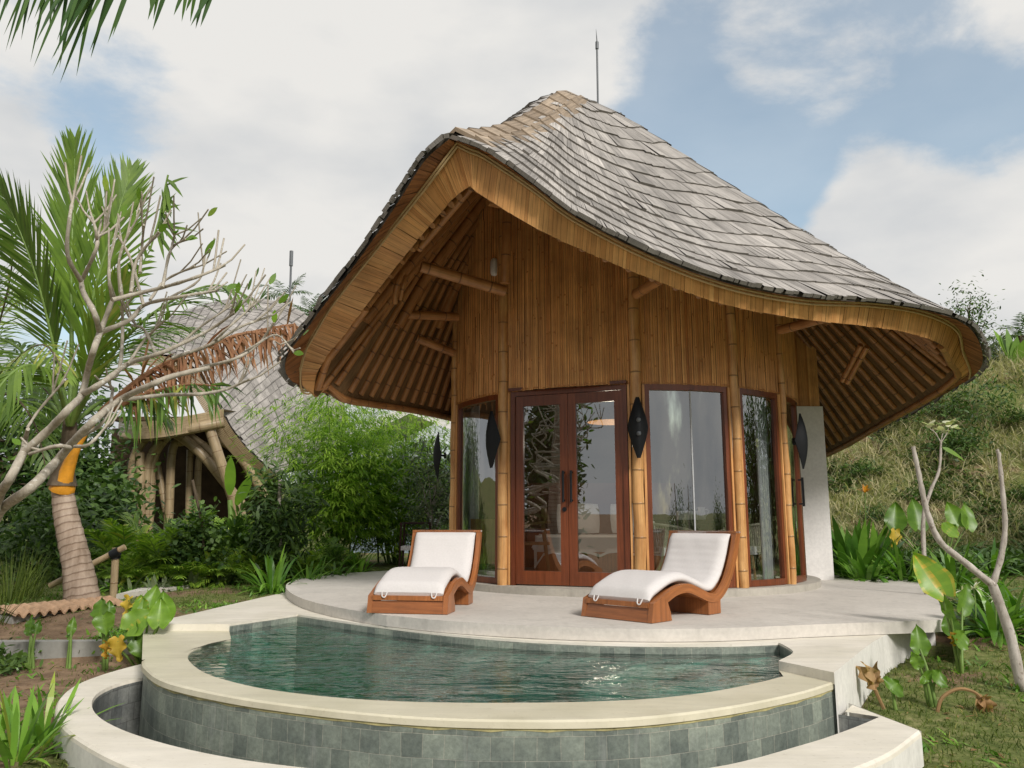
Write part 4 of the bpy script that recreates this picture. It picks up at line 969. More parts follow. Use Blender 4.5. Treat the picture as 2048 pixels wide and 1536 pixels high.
lounger((.62, 7.19), (1.14, 6.66), 'teak sun lounger with wrinkled white cushion on the terrace right of the door', 1.4)
# dark chair with white cord seat behind the left lounger
c0 = at_z(822, 1146, 0); c0 = Vector((c0.x + .05, c0.y + .1, 0)); t = thing('cord_chair', 'dark wooden chair with white corded seat behind the left lounger', 'chair', c0)
for sx in (-1, 1):
    for sy in (-1, 1):
        mb = MB(); mb.tube([c0 + Vector((.23 * sx, .2 * sy, 0)), c0 + Vector((.21 * sx, .2 * sy, .80 if sy > 0 or sx < 0 else .64))], .017, 8); mb.build('leg', M['darkwood'], t)
mb = MB(); mb.tube([c0 + Vector((-.22, -.2, .78)), c0 + Vector((-.22, .2, .79)), c0 + Vector((.22, .2, .79))], .018, 8); mb.tube([c0 + Vector((-.22, .2, .6)), c0 + Vector((.22, .2, .6))], .014, 8); mb.build('backrest', M['darkwood'], t)
mb = MB(); mb.tube([c0 + Vector(q) for q in ((-.21, -.2, .40), (.21, -.2, .40), (.21, .2, .40), (-.21, .2, .40), (-.21, -.2, .40))], .015, 8); mb.build('seat_frame', M['darkwood'], t)
mb = MB()
for i in range(26):
    x = -.2 + .4 * i / 25; mb.tube([c0 + Vector((x, -.225, .36)), c0 + Vector((x, -.215, .42)), c0 + Vector((x, .2, .42))], .0075, 5)
mb.build('cord_seat', M['cushion'], t)
# ------------------------------------------------------------------ plants: builders
UPV = Vector((0, 0, 1))
def strip(mb, p, d, nrm, ln, wd, droop, t, n=3, prof=(.55, 1, .75, 0), fold=0):
    """one narrow leaf: starts at p along d, sags by droop, nrm is the face normal"""
    d = d.normalized(); side = d.cross(nrm)
    side = side.normalized() if side.length > 1e-6 else Vector((1, 0, 0))
    P = p; L0, R0 = P - side * wd * prof[0] / 2, P + side * wd * prof[0] / 2; i0 = len(mb.v); mb.v += [L0, R0]
    for k in range(1, n + 1):
        d = (d - UPV * droop / n).normalized(); P = P + d * ln / n; w_ = wd * prof[min(k, len(prof) - 1)] / 2
        if k == n and prof[-1] == 0:
            mb.v.append(P); i = i0 + 2 * (k - 1); mb.f.append((i, i + 1, i + 2)); mb.t.append(t); mb.u.append(((0, 0), (1, 0), (.5, 1)))
        else:
            mb.v += [P - side * w_, P + side * w_]; i = i0 + 2 * (k - 1); mb.f.append((i, i + 1, i + 3, i + 2)); mb.t.append(t); mb.u.append(((0, 0), (1, 0), (1, 1), (0, 1)))
def frond(mb, rb, pts, n, ll, lw, face=UPV, ang=(50, 25), sag=.5, vee=.35, t=(.3, .8), rr=(.016, .004), skip=0.0, start=.15):
    """palm frond: rachis through pts; leaflets both sides; rb collects the rachis"""
    P = resample(spline(pts, 6), n + 1)
    rb.tube(P[::2], [rr[0] + (rr[1] - rr[0]) * i / (len(P[::2]) - 1) for i in range(len(P[::2]))], 5)
    for i in range(int(n * start), n + 1):
        f = i / n; tg = (P[min(i + 1, n)] - P[max(i - 1, 0)]).normalized()
        side = tg.cross(face); side = side.normalized() if side.length > 1e-4 else Vector((1, 0, 0)); nn = side.cross(tg).normalized()
        env = (math.sin(math.pi * min(1, (f - start * .7) / (1.0 - start * .7) * .86 + .12))) ** .6
        for sg in (-1, 1):
            if random.random() < skip: continue
            a = R(ang[0] + (ang[1] - ang[0]) * f + rnd(-6, 6)); d = tg * math.cos(a) + side * sg * math.sin(a) + nn * vee * rnd(.6, 1.3)
            l_ = ll * env * rnd(.85, 1.1)
            strip(mb, P[i] + tg * rnd(-.01, .01), d, (nn + tg * .2 * sg * rnd(-1, 1)), max(.05, l_), lw * rnd(.8, 1.15), sag * rnd(.6, 1.4), min(1, max(0, rnd(*t))), 3)
def arch(base, az, el, ln, droop, n=7):
    """points of an arching stem"""
    d = Vector((math.cos(az) * math.cos(el), math.sin(az) * math.cos(el), math.sin(el))); p = Vector(base); out = [p.copy()]
    for i in range(n):
        d = (d - UPV * droop / n).normalized(); p = p + d * ln / n; out.append(p.copy())
    return out
def rosette(mb, c, n, ln, wd, el=(35, 85), droop=1.2, t=(.2, .8), seg=5, prof=(.5, .9, 1, .85, .5, 0), spread=.08):
    for i in range(n):
        az = rnd(0, 6.283); e_ = R(rnd(*el)); d = Vector((math.cos(az) * math.cos(e_), math.sin(az) * math.cos(e_), math.sin(e_))); sd_ = Vector((-math.sin(az), math.cos(az), 0)); nr = sd_.cross(d)
        strip(mb, Vector(c) + Vector((math.cos(az), math.sin(az), 0)) * rnd(0, spread), d, nr, ln * rnd(.65, 1.1), wd * rnd(.8, 1.15), droop * rnd(.5, 1.3), min(1, rnd(*t)), seg, prof)
def bush(mb, c, rad, n, ln, wd, t=(.1, .9), clumps=14, el=(-30, 70), droop=.4, prof=(.3, 1, .8, 0), seg=3, tight=.35, floor=None):
    """loose crown: leaves gathered in clumps over an uneven volume"""
    c = Vector(c); C = []
    for i in range(clumps):
        v = Vector((random.gauss(0, 1), random.gauss(0, 1), random.gauss(0, 1))).normalized() * rnd(.45, 1.0)
        C.append((c + Vector((v.x * rad[0], v.y * rad[1], v.z * rad[2])), rnd(.22, .48), rnd(-.2, .2)))
    for i in range(n):
        q, r_, dt = C[i % clumps]; v = Vector((random.gauss(0, tight), random.gauss(0, tight), random.gauss(0, tight)))
        p = q + Vector((v.x * rad[0], v.y * rad[1], v.z * rad[2] * .9)) * (r_ / .35)
        if floor is not None and p.z < floor: p.z = floor + rnd(0, .3)
        az = rnd(0, 6.283); e_ = R(rnd(*el)); d = Vector((math.cos(az) * math.cos(e_), math.sin(az) * math.cos(e_), math.sin(e_)))
        nr = (Vector((random.gauss(0, .6), random.gauss(0, .6) - .3, 1))).normalized()
        strip(mb, p, d, nr, ln * rnd(.6, 1.2), wd * rnd(.7, 1.2), droop, min(1, max(0, rnd(*t) + dt)), seg, prof)
    return [q for q, _, _ in C]
def earleaf(mb, sb, base, tip, ln, wd, nrm, tint=.5, droop=.35, wave=.03, dirv=None, sr=.014):
    """elephant ear: stalk from base to tip, then a heart-shaped wavy blade"""
    base, tip = Vector(base), Vector(tip); mid = base.lerp(tip, .55) + Vector((0, 0, .04)); sb.tube(spline([base, mid, tip], 5), [sr * (1 - .5 * i / 10) for i in range(11)], 6)
    nrm = Vector(nrm).normalized(); d = Vector(dirv).normalized() if dirv is not None else (tip - base).normalized(); d = (d - nrm * d.dot(nrm)).normalized(); s_ = d.cross(nrm); rows = []
    n = 14; ph = rnd(0, 6)
    for i in range(n + 1):
        f = i / n; y = -.28 + 1.28 * f
        w_ = (((f + .05) / .33) ** .45 if f < .28 else math.cos(math.pi / 2 * ((f - .28) / .72) ** 1.12)) * wd / 2
        if f < .02: w_ = wd * .22
        row = []
        for k in range(-5, 6):
            h = k / 5; notch = .16 * (1 - abs(h)) ** 2 * (1 - f) ** 4
            z = .10 * abs(h) ** 1.3 * wd * 1.2 + wave * .6 * math.sin(f * 15 + ph + (2 if h > 0 else 0)) * abs(h) ** 3 - droop * ln * max(0, y) ** 2 * .5
            row.append(tip + d * ((y + notch) * ln * .78) + s_ * (w_ * h) + nrm * z)
        rows.append(row)
    i0 = len(mb.f); mb.grid(rows, tint)
    for q in range(i0, len(mb.f)):
        k = (q - i0) % 10
        if k in (4, 5): mb.t[q] = min(1, tint + .12)
        mb.t[q] = max(0, min(1, mb.t[q] + rnd(-.04, .04) + (.07 if (q - i0) // 10 % 3 == 0 else 0) + (.10 if tint > .6 and k in (0, 9) else 0)))
def G(x, y): return Vector((x, y, ground(x, y)))
def gpx(px, py, Y, dz=0):                                 # ground point below an image column at distance Y
    p = at(px, py, Y); return G(p.x, p.y)
# ------------------------------------------------------------------ left: neighbouring villa
VY = 21.0
vb = gpx(420, 1040, VY); villa = thing('thatched_villa', 'neighbouring villa with sweeping shingle roof and arched bamboo poles', 'villa', vb)
cA = resample(spline([at(*q) for q in [(262, 715, 19.8), (330, 712, 19.6), (385, 735, 19.6), (428, 795, 19.6), (462, 855, 19.8), (505, 908, 20.2), (550, 948, 20.8)]], 8), 61)
cB = resample(spline([at(*q) for q in [(255, 700, 22.5), (330, 640, 23.5), (420, 606, 24), (500, 597, 24.2), (560, 606, 24.4), (625, 640, 24.6), (672, 720, 24.6), (690, 820, 24.4), (690, 940, 24.2)]], 8), 61)
def VS(t, u):
    f = t * 60; i = min(59, int(f)); q = f - i; a, b = cA[i].lerp(cA[i + 1], q), cB[i].lerp(cB[i + 1], q); p = a.lerp(b, u); return p + Vector((.15, -.5, .25)) * (math.sin(math.pi * u) * .5)
mb = MB(); mb.grid([[VS(i / 60, j / 10) - Vector((0, -.05, .05)) for i in range(61)] for j in range(11)]); mb.build('roof', M['shingle_edge'], villa, smooth=True)
mb = MB(); nr_ = 34
for k in range(nr_):                                       # courses run from the verge towards the ridge
    t0 = 1 - (k + 0) / nr_; u = rnd(0, .02)
    while u < 1:
        du = rnd(.020, .045); t1 = max(0, t0 - 1.4 / nr_); u1 = min(1, u + du)
        a, b, c, d = VS(t0, u), VS(t0, u1), VS(t1, u1), VS(t1, u); up = Vector((-.01, -.035, .035)); tt = min(1, max(0, random.gauss(.55, .18))); uo = rnd(0, 9)
        j = Vector((0, 0, rnd(-.02, .02))); mb.quad(a + up + j, b + up + j, c + up * .1, d + up * .1, tt, ((uo, 0), (uo + .2, 0), (uo + .2, .5), (uo, .5)))
        mb.quad(a + j, b + j, b + up + j, a + up + j, .05); u += du
mb.build('shingles', M['shingle'], villa)
mb = MB(); vr = [p + Vector((.02, -.06, -.02)) for p in cA]
for i in range(60):
    for k in range(2): a, b = vr[i].lerp(vr[i + 1], k / 2), vr[i].lerp(vr[i + 1], (k + .9) / 2); dn = Vector((-.30, .05, -.22)); mb.quad(a, b, b + dn, a + dn, rnd(0, 1), ((0, 0), (.1, 0), (.1, .4), (0, .4)))
mb.build('verge_boards', M['gpole'], villa)
can = spline([at(*q) for q in [(238, 838, 20.2), (262, 842, 19.4), (300, 842, 18.8), (360, 834, 18.8), (448, 818, 19.4)]], 8)
mb = MB()
for j in range(7):
    z0, z1 = -.06 * j, -.06 * j - .056; mb.grid([[p + Vector((0, rnd(0, .01), z1)) for p in can], [p + Vector((0, 0, z0)) for p in can]], rnd(.2, .9), lambda j_, k: (k * .2, j_ * .06))
mb.grid([can, [p + Vector((.3, 2.2, .1)) for p in can]], .4); mb.build('canopy', M['gpole'], villa)
for P_, r_ in ((((248, 875, 19.8), (300, 872, 19.2), (380, 858, 19), (448, 845, 19.2)), .13), (((262, 1025, 19.6), (268, 920, 19.6), (300, 868, 19.5), (345, 865, 19.5), (400, 905, 19.6), (450, 965, 19.8)), .12), (((300, 1030, 19.7), (305, 930, 19.7), (330, 880, 19.7), (365, 865, 19.7), (430, 915, 19.8), (465, 985, 20)), .10),
              (((283, 1030, 19.5), (280, 905, 19.5)), .11), (((292, 1035, 19.6), (296, 930, 19.6), (318, 880, 19.6)), .10), (((338, 1030, 19.9), (345, 900, 19.9), (368, 882, 19.9)), .11), (((420, 860, 19.2), (445, 935, 19.3), (470, 1010, 19.6)), .13), (((438, 878, 20), (475, 905, 20.2), (525, 985, 20.6)), .12),
              (((310, 905, 20), (328, 1000, 20)), .09), (((380, 900, 20.6), (378, 1000, 20.6)), .09), (((395, 1000, 20.6), (398, 920, 20.6), (415, 885, 20.6)), .09)):
    P2 = spline([at(*q) for q in P_], 7)
    if P_[0][1] > 900: P2 = [Vector((P2[0].x, P2[0].y, -.3))] + P2
    if P_[-1][1] > 930: P2 = P2 + [P2[-1] + (P2[-1] - P2[-3]).normalized() * .6, Vector((P2[-1].x + .5, P2[-1].y, -.3))]
    mb = MB(); mb.tube(P2, r_, 8); mb.build('bamboo_column', M['gpole'], villa, smooth=True)
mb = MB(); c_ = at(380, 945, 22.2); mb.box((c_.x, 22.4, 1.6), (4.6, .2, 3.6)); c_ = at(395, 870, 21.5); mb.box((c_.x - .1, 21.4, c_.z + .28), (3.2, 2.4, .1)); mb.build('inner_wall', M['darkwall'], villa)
b_ = at(580, 606, 24.4); mb = MB(); mb.tube([b_ - Vector((0, 0, .4)), at(582, 530, 24.4)], .035, 6); mb.tube([at(582, 532, 24.4), at(583, 502, 24.4)], .06, 6)
tag(mb.build('lightning_rod', M['steel'], None, org=b_), 'slim grey lightning rod on the roof of the neighbouring villa', 'lightning rod')
# garden house behind the bamboo
hb = gpx(830, 1040, 21); h_ = thing('garden_house', 'low blue grey house with pale sloping roof behind the bamboo', 'house', hb)
mb = MB(); p0, p1 = at(690, 868, 21), at(820, 806, 21); p2 = at(930, 850, 21); q = Vector((.6, 3, .2)); th = Vector((0, 0, -.28))
for a, b in ((p0, p1), (p1, p2)): mb.quad(a, b, b + q, a + q, .8); mb.quad(a + th, b + th, b, a, .9); mb.quad(a + th + q, b + th + q, b + th, a + th, .3)
mb.build('roof', M['pier'], h_)
mb = MB(); mb.box((at(870, 1000, 21.6).x - .9, 22.4, 1.2), (2.8, 1.2, 2.6)); mb.build('wall', M['bluewall'], h_)
mb = MB(); mb.box((at(882, 1000, 21.6).x, 21.78, .95), (.5, .05, 2.1)); mb.build('door', M['steel'], h_)
# ------------------------------------------------------------------ left: low walls, fence, path
mb = MB(); P = [(-7.6, 7.75), (-5.9, 7.52), (-3.35, 7.62), (-3.35, 7.74), (-5.9, 7.66), (-7.6, 7.9)]; mb.prism(P, -1.0, -.27)
tag(mb.build('retaining_wall', M['concrete'], None, bevel=.01, org=(-5, 7.6, -.4)), 'low weathered grey concrete wall behind the soil bed on the left', 'wall')
wb0, wb1 = at_z(28, 1240, -.17), at_z(236, 1218, -.17); t = thing('tiled_wall', 'low garden wall capped with wavy terracotta roof tiles', 'wall', (wb0 + wb1) / 2)
d_ = (wb1 - wb0).normalized(); n_ = Vector((-d_.y, d_.x, 0)); ln_ = (wb1 - wb0).length; mb = MB(); Rm = Matrix((d_, n_, UPV)).transposed(); mb.box((wb0 + wb1) / 2 + n_ * .2 + Vector((0, 0, -.10)), (ln_, .34, .26), Rm); mb.build('masonry', M['concrete'], t)
mb = MB(); n = 90; w_ = lambda i: .026 * math.sin(i * 2 * math.pi / 8)
for k, (y0, y1, z0, z1) in enumerate(((-.06, .20, .06, .115), (.20, .48, .115, .07))):
    r = [[wb0 + d_ * (ln_ * (i / n * 1.04 - .02)) + n_ * y + Vector((0, 0, z + w_(i) + dz)) for i in range(n + 1)] for y, z, dz in ((y0, z0, 0), (y1, z1, 0))]
    mb.grid(r, .5); 
    if k == 0: mb.grid([[p - Vector((0, 0, .022)) for p in r[0]], r[0]], .3); mb.grid([[p - Vector((0, 0, .022)) for p in r[1]], [p - Vector((0, 0, .022)) for p in r[0]]], .2)
mb.build('roof_tiles', M['terra'], t, smooth=True)
mb = MB()
pp = [at_z(232, 1196, -.1), at_z(400, 1174, -.1), at_z(420, 1168, -.1), at_z(290, 1180, -.1)]; mb.prism([(p.x, p.y) for p in pp], -.3, -.055); tag(mb.build('path', M['terrace'], None, org=(-4.3, 10.5, -.06)), kind='structure')
fY = 10.2; b_ = gpx(226, 1200, fY); t = thing('bamboo_handrail', 'leaning bamboo handrail on a post beside the coconut palm', 'handrail', b_)
mb = MB(); mb.tube([b_, at(232, 1095, fY)], .045, 10); mb.build('post', M['gpole'], t, smooth=True)
mb = MB(); mb.tube([at(100, 1172, fY - .05), at(250, 1094, fY - .05)], .038, 10); mb.build('rail', M['gpole'], t, smooth=True)
mb = MB(); mb.tube([at(230, 1100, fY), at(231, 1118, fY)], .062, 10); mb.tube([at(222, 1110, fY - .05), at(238, 1102, fY - .05)], .055, 10); mb.build('binding', M['black'], t, smooth=True)
# ------------------------------------------------------------------ coconut palm
cY = 9.5; b_ = gpx(168, 1210, cY); coco = thing('coconut_palm', 'leaning young coconut palm with ringed trunk and tall green fronds', 'palm', b_)
tr = [b_ - Vector((0, 0, .1)), at(158, 1150, cY), at(143, 1080, cY), at(130, 1020, cY), at(124, 965, cY)]
tp = spline(tr, 8); mb = MB(); mb.tube(tp, [(.208 - .05 * min(1, i / 10) - .045 * max(0, (i - 10) / 22)) * (1 + .03 * math.sin(i * 2.2)) for i in range(len(tp))], 18); mb.build('trunk', M['coco'], coco, smooth=True)
mb = MB(); mb.tube(spline([at(124, 972, cY - .02), at(128, 935, cY - .02), at(138, 890, cY), at(140, 840, cY)], 5), [.165, .15, .14, .13, .12, .12, .11, .11, .10, .10, .10, .09, .09, .08, .08, .07], 12); mb.build('crownshaft', M['bark'], coco, smooth=True)
mb = MB(); mb.tube(spline([at(124, 978, cY - .02), at(130, 955, cY - .07), at(146, 910, cY - .10), at(170, 866, cY - .1), at(205, 822, cY - .1)], 5), [.145, .142, .135, .12, .105, .095, .085, .08, .075, .07, .06, .055, .05, .045, .045, .04, .04, .04, .035, .035, .03], 10); mb.build('leaf_base', M['orangestalk'], coco, smooth=True)
FR = [  # control points, leaflet length, count, facing, drop, tone
    ([(140, 850, 9.5), (143, 700, 9.6), (143, 520, 9.7), (148, 400, 9.8), (150, 285, 9.8)], 1.0, 80, (0, -1, .1), .10, (.35, .75), (34, 14)),
    ([(140, 850, 9.5), (165, 690, 9.3), (195, 560, 9.2), (232, 440, 9.2), (262, 340, 9.3)], .85, 70, (.4, -1, .2), .15, (.35, .8), (40, 16)),
    ([(138, 850, 9.5), (110, 700, 9.3), (75, 560, 9.1), (35, 450, 9.0), (5, 385, 9.0)], .9, 70, (-.5, -1, .3), .25, (.1, .45), (48, 20)),
    ([(142, 850, 9.5), (230, 700, 9.2), (330, 610, 9.0), (430, 570, 8.9), (510, 600, 8.9)], .78, 50, (0, -.3, 1), .9, (.15, .6), (62, 30)),
    ([(142, 850, 9.6), (190, 760, 9.9), (250, 700, 10.2), (330, 660, 10.4), (390, 655, 10.6)], .8, 46, (0, -.3, 1), .9, (.1, .5), (62, 30)),
    ([(136, 850, 9.5), (80, 740, 9.8), (10, 680, 10), (-80, 660, 10)], .85, 46, (0, -.3, 1), .9, (.1, .5), (60, 30)),
    ([(138, 850, 9.4), (110, 760, 8.9), (60, 730, 8.5), (10, 760, 8.2), (-30, 830, 8.1)], .8, 44, (0, -.4, 1), 1.0, (.2, .7), (62, 30)),
    ([(142, 850, 9.4), (190, 700, 8.9), (225, 610, 8.7), (248, 560, 8.6)], .75, 40, (.6, -1, .4), .2, (.6, .95), (24, 12)),
    ([(142, 850, 9.7), (210, 800, 10.2), (280, 800, 10.5), (340, 840, 10.7)], .7, 40, (0, -.3, 1), 1.0, (.0, .35), (60, 30)),
    ([(138, 850, 9.7), (90, 800, 10.2), (40, 800, 10.4), (-10, 850, 10.5)], .7, 40, (0, -.3, 1), 1.0, (.0, .35), (60, 30)),
    ([(142, 850, 9.4), (225, 650, 9.2), (275, 545, 9.1), (300, 500, 9.1)], .35, 24, (.6, -1, .3), .8, (.3, .7), (50, 30)),
]
for pts, ll, n, face, sag, tn, ang in FR:
    mb = MB(); rb = MB(); frond(mb, rb, [at(*q) for q in pts], n, ll, .042, Vector(face).normalized(), ang, sag, .12, tn, (.035, .007), start=.30); f_ = mb.build('frond', M['palm'], coco); rb.build('midrib', M['stalk'], f_, smooth=True)
mb = MB(); rb = MB(); P = [at(*q) for q in [(300, 500, 9.1), (318, 440, 9.1), (331, 372, 9.1), (336, 350, 9.1)]]; rb.tube(P, .012, 5)   # snapped tip of a frond
for i in range(26):
    p = P[1].lerp(P[3], rnd(-.3, 1)); strip(mb, p, Vector((rnd(.0, .6), rnd(-.3, .1), rnd(-1, .2))), Vector((rnd(-.3, .3), -1, .2)), rnd(.25, .5), .045, .3, rnd(.2, .7))
f_ = mb.build('broken_frond', M['palm'], coco); rb.build('midrib', M['stalk'], f_)
for pts in ([(205, 822, 9.4), (300, 745, 9.1), (420, 690, 8.9), (520, 660, 8.9), (590, 648, 9.0)], [(205, 826, 9.3), (290, 790, 9.0), (370, 770, 8.8), (440, 772, 8.7)]):
    mb = MB(); rb = MB(); P = resample(spline([at(*q) for q in pts], 6), 70); rb.tube(P, [.045 * (1 - i / 80) for i in range(70)], 6)
    for i in range(14, 70):
        for k in range(3 if pts[1][1] < 760 else 1): strip(mb, P[i] + Vector((rnd(-.02, .02), rnd(-.06, .06), 0)), Vector((rnd(-.1, .7), rnd(-.4, .3), rnd(-1.1, .3))), Vector((rnd(-.4, .4), -1, rnd(-.3, .5))), rnd(.5, 1.05) * (1 - .35 * i / 70), .032, rnd(.7, 2.2), rnd(0, 1), 4)
    d_ = mb.build('dead_frond' if pts[1][1] < 760 else 'hanging_frond', M['dead'] if pts[1][1] < 760 else M['palm_dark'], coco); rb.build('midrib', M['dead'], d_)
# second palm at the left edge: narrow, drooping yellow-green leaflets
b_ = gpx(-120, 1150, 10.5); t = thing('feather_palm', 'yellow green feather palm drooping at the left edge behind the bare tree', 'palm', b_)
mb = MB(); mb.tube([b_, at(-90, 950, 10.5), at(-60, 800, 10.4)], [.12, .10, .09], 10); mb.build('trunk', M['bark'], t, smooth=True)
for pts, tn in (([(-60, 800, 10.4), (0, 640, 9.8), (25, 520, 9.4), (20, 440, 9.2)], (.5, 1)), ([(-60, 800, 10.4), (30, 720, 9.4), (90, 690, 8.8), (135, 760, 8.4)], (.6, 1)), ([(-60, 800, 10.4), (20, 790, 9.6), (70, 850, 9.2), (90, 930, 9.1)], (.2, .7)), ([(-60, 810, 10.4), (10, 760, 10.8), (80, 770, 11), (130, 840, 11)], (.1, .6)), ([(-60, 800, 10.4), (-30, 650, 10.8), (30, 580, 11), (80, 590, 11)], (.4, .9))):
    mb = MB(); rb = MB(); frond(mb, rb, [at(*q) for q in pts], 38, .62, .034, Vector((0, -.6, .8)), (65, 40), 1.1, .1, tn, (.02, .006)); f_ = mb.build('frond', M['palm'], t); rb.build('midrib', M['bark'], f_)
# overhanging palm whose fronds hang into the top left corner
b_ = G(-5.0, 3.6); t = thing('overhanging_palm', 'tall palm whose frond hangs into the sky at the top left', 'palm', b_)
mb = MB(); mb.tube(spline([b_, Vector((-4.9, 3.6, 1.8)), Vector((-4.5, 3.7, 4.4))], 6), [.16 - .004 * i for i in range(13)], 12); mb.build('trunk', M['coco'], t, smooth=True)
cr_ = Vector((-4.5, 3.7, 4.4)); mb = MB(); rb = MB()
P = resample(spline([cr_, at(-260, -190, 3.8), at(0, -140, 4.0), at(220, -70, 4.1), at(430, -28, 4.2)], 6), 60); rb.tube(P, [.03 * (1 - i / 75) for i in range(60)], 6)
for i in range(14, 60):
    for k in range(3):
        x_ = project(P[i])[0]; l_ = .56 if x_ < 290 else .26
        if x_ > 250 and random.random() < .55: continue
        strip(mb, P[i], Vector((-.25 + rnd(-.25, .18), rnd(-.25, .25), -1)), Vector((rnd(-.3, .3), -1, 0)), l_ * rnd(.7, 1.35), .027, .3, rnd(.0, .3), 4, (.7, 1, .9, .6, 0))
f_ = mb.build('frond', M['palm_dark'], t); rb.build('midrib', M['stalk'], f_)
for az, el, l_ in ((2.6, .5, 1.8), (3.8, .6, 1.9), (4.9, .7, 1.7), (1.4, .9, 1.8), (3.2, 1.1, 1.8)):
    mb = MB(); rb = MB(); frond(mb, rb, arch(cr_, az, el, l_, 1.3), 40, .5, .04, UPV, (60, 35), .8, .1, (0, .5), (.03, .007)); f_ = mb.build('frond', M['palm_dark'], t); rb.build('midrib', M['stalk'], f_)
# ------------------------------------------------------------------ bare plumeria tree
PL = [([(-60, 1110), (-15, 1050), (8, 1015), (60, 975), (115, 920), (150, 880), (190, 838), (240, 800), (300, 770), (345, 752), (420, 735)], 5.9, .052, .022), ([(-60, 1110), (-20, 1050), (2, 990), (20, 955), (47, 905)], 5.7, .045, .036), ([(47, 905), (103, 856), (140, 816), (162, 790), (176, 738), (187, 700), (200, 665)], 5.7, .036, .027),
      ([(200, 665), (187, 625), (169, 587), (162, 562)], 5.7, .027, .022), ([(162, 562), (137, 510), (139, 437), (147, 394)], 5.6, .021, .014), ([(164, 560), (194, 497), (194, 465)], 5.8, .02, .014), ([(194, 497), (192, 465), (184, 434)], 5.8, .016, .012), ([(194, 480), (219, 444)], 5.8, .015, .012),
      ([(200, 665), (225, 600)], 5.7, .024, .021), ([(225, 600), (219, 560), (219, 509)], 5.6, .017, .012), ([(225, 600), (270, 588), (325, 575), (390, 555), (450, 531)], 5.5, .021, .012), ([(200, 665), (259, 640), (287, 610), (350, 595), (437, 581)], 5.9, .026, .013), ([(162, 790), (206, 765), (256, 728), (312, 709), (360, 690), (420, 660), (470, 625)], 5.9, .03, .012),
      ([(345, 716), (420, 690), (480, 655), (533, 635)], 6.0, .018, .011), ([(240, 800), (330, 790), (400, 788), (455, 778), (500, 758)], 6.1, .02, .012), ([(150, 880), (210, 842), (225, 780), (222, 778)], 6.0, .018, .012), ([(287, 610), (262, 520), (235, 470)], 6.0, .016, .012), ([(244, 594), (240, 520), (262, 455)], 5.6, .016, .011), ([(262, 585), (275, 520), (318, 463)], 5.6, .018, .012),
      ([(325, 575), (340, 500), (372, 478)], 5.5, .015, .010), ([(340, 505), (345, 480), (350, 465)], 5.5, .012, .009), ([(300, 600), (330, 560), (390, 532)], 5.9, .015, .010), ([(280, 545), (283, 500), (288, 450)], 5.6, .014, .010), ([(340, 595), (400, 560), (410, 510)], 5.9, .013, .009), ([(256, 728), (290, 680), (330, 640)], 6.1, .016, .011), ([(312, 709), (290, 660), (262, 650)], 6.1, .016, .012), ([(420, 690), (455, 655), (520, 600)], 6.0, .013, .009),
      ([(360, 690), (400, 655), (465, 610)], 6.2, .014, .009), ([(400, 735), (470, 718), (515, 690), (548, 645)], 6.2, .018, .010), ([(470, 718), (510, 690), (555, 670), (588, 705)], 6.3, .013, .009), ([(206, 765), (240, 740), (245, 650), (242, 600)], 6.2, .02, .014), ([(47, 905), (50, 880), (56, 858)], 5.7, .03, .016), ([(55, 855), (80, 820), (130, 760)], 5.8, .013, .010), ([(150, 893), (180, 888), (215, 850)], 5.8, .016, .012), ([(140, 895), (110, 892), (58, 908)], 5.7, .02, .014)]
b_ = G(-4.6, 5.6); plum = thing('plumeria_tree', 'bare grey plumeria tree with forking branches and few leaf tips', 'tree', b_)
mb = MB(); lv = MB(); j0 = at(-60, 1110, 5.8); mb.tube(spline([b_ - Vector((0, 0, .1)), Vector((b_.x + .05, b_.y + .05, .1)), j0], 5), [.13 - .005 * i for i in range(11)], 12)
for pts, Y, r0, r1 in PL:
    n = len(pts); P = spline([at(x + rnd(-2, 2), y, Y + .25 * math.sin(i * 1.3 + x * .02)) if 0 < i < n - 1 else at(x, y, Y) for i, (x, y) in enumerate(pts)], 4); mb.tube(P, [.80 * (r0 + (r1 - r0) * i / (len(P) - 1)) + .0018 * math.sin(i * 2.7) for i in range(len(P))], 8)
    if r1 < .0145:
        e_ = P[-1]; d = (P[-1] - P[-2]).normalized()
        for k in range(3):                                   # thin forks
            q = P[-3].lerp(P[-1], rnd(0, .7)); v = (d + Vector((rnd(-.6, .6), rnd(-.6, .6), rnd(.1, .7)))).normalized(); l_ = rnd(.16, .40); mb.tube([q, q + v * l_ * .5, q + v * l_ + Vector((0, 0, .05))], [r1 * .7, r1 * .62, r1 * .55], 6)
            if random.random() < .14: strip(lv, q + v * l_, v + Vector((rnd(-.3, .3), 0, .3)), Vector((rnd(-1, 1), -1, rnd(-.2, .6))), rnd(.08, .13), .045, .2, rnd(.3, .9), 4, (.3, .9, 1, .7, 0))
        for k in range(random.choice((0, 0, 1, 2))): strip(lv, e_, d + Vector((rnd(-.6, .6), rnd(-.3, .3), rnd(0, .5))), Vector((rnd(-1, 1), -1, rnd(-.2, .6))), rnd(.09, .17), .05, .2, rnd(.3, .9), 4, (.3, .9, 1, .7, 0))
mb.build('trunk', M['plum'], plum, smooth=True); lv.build('leaves', M['ear'], plum)
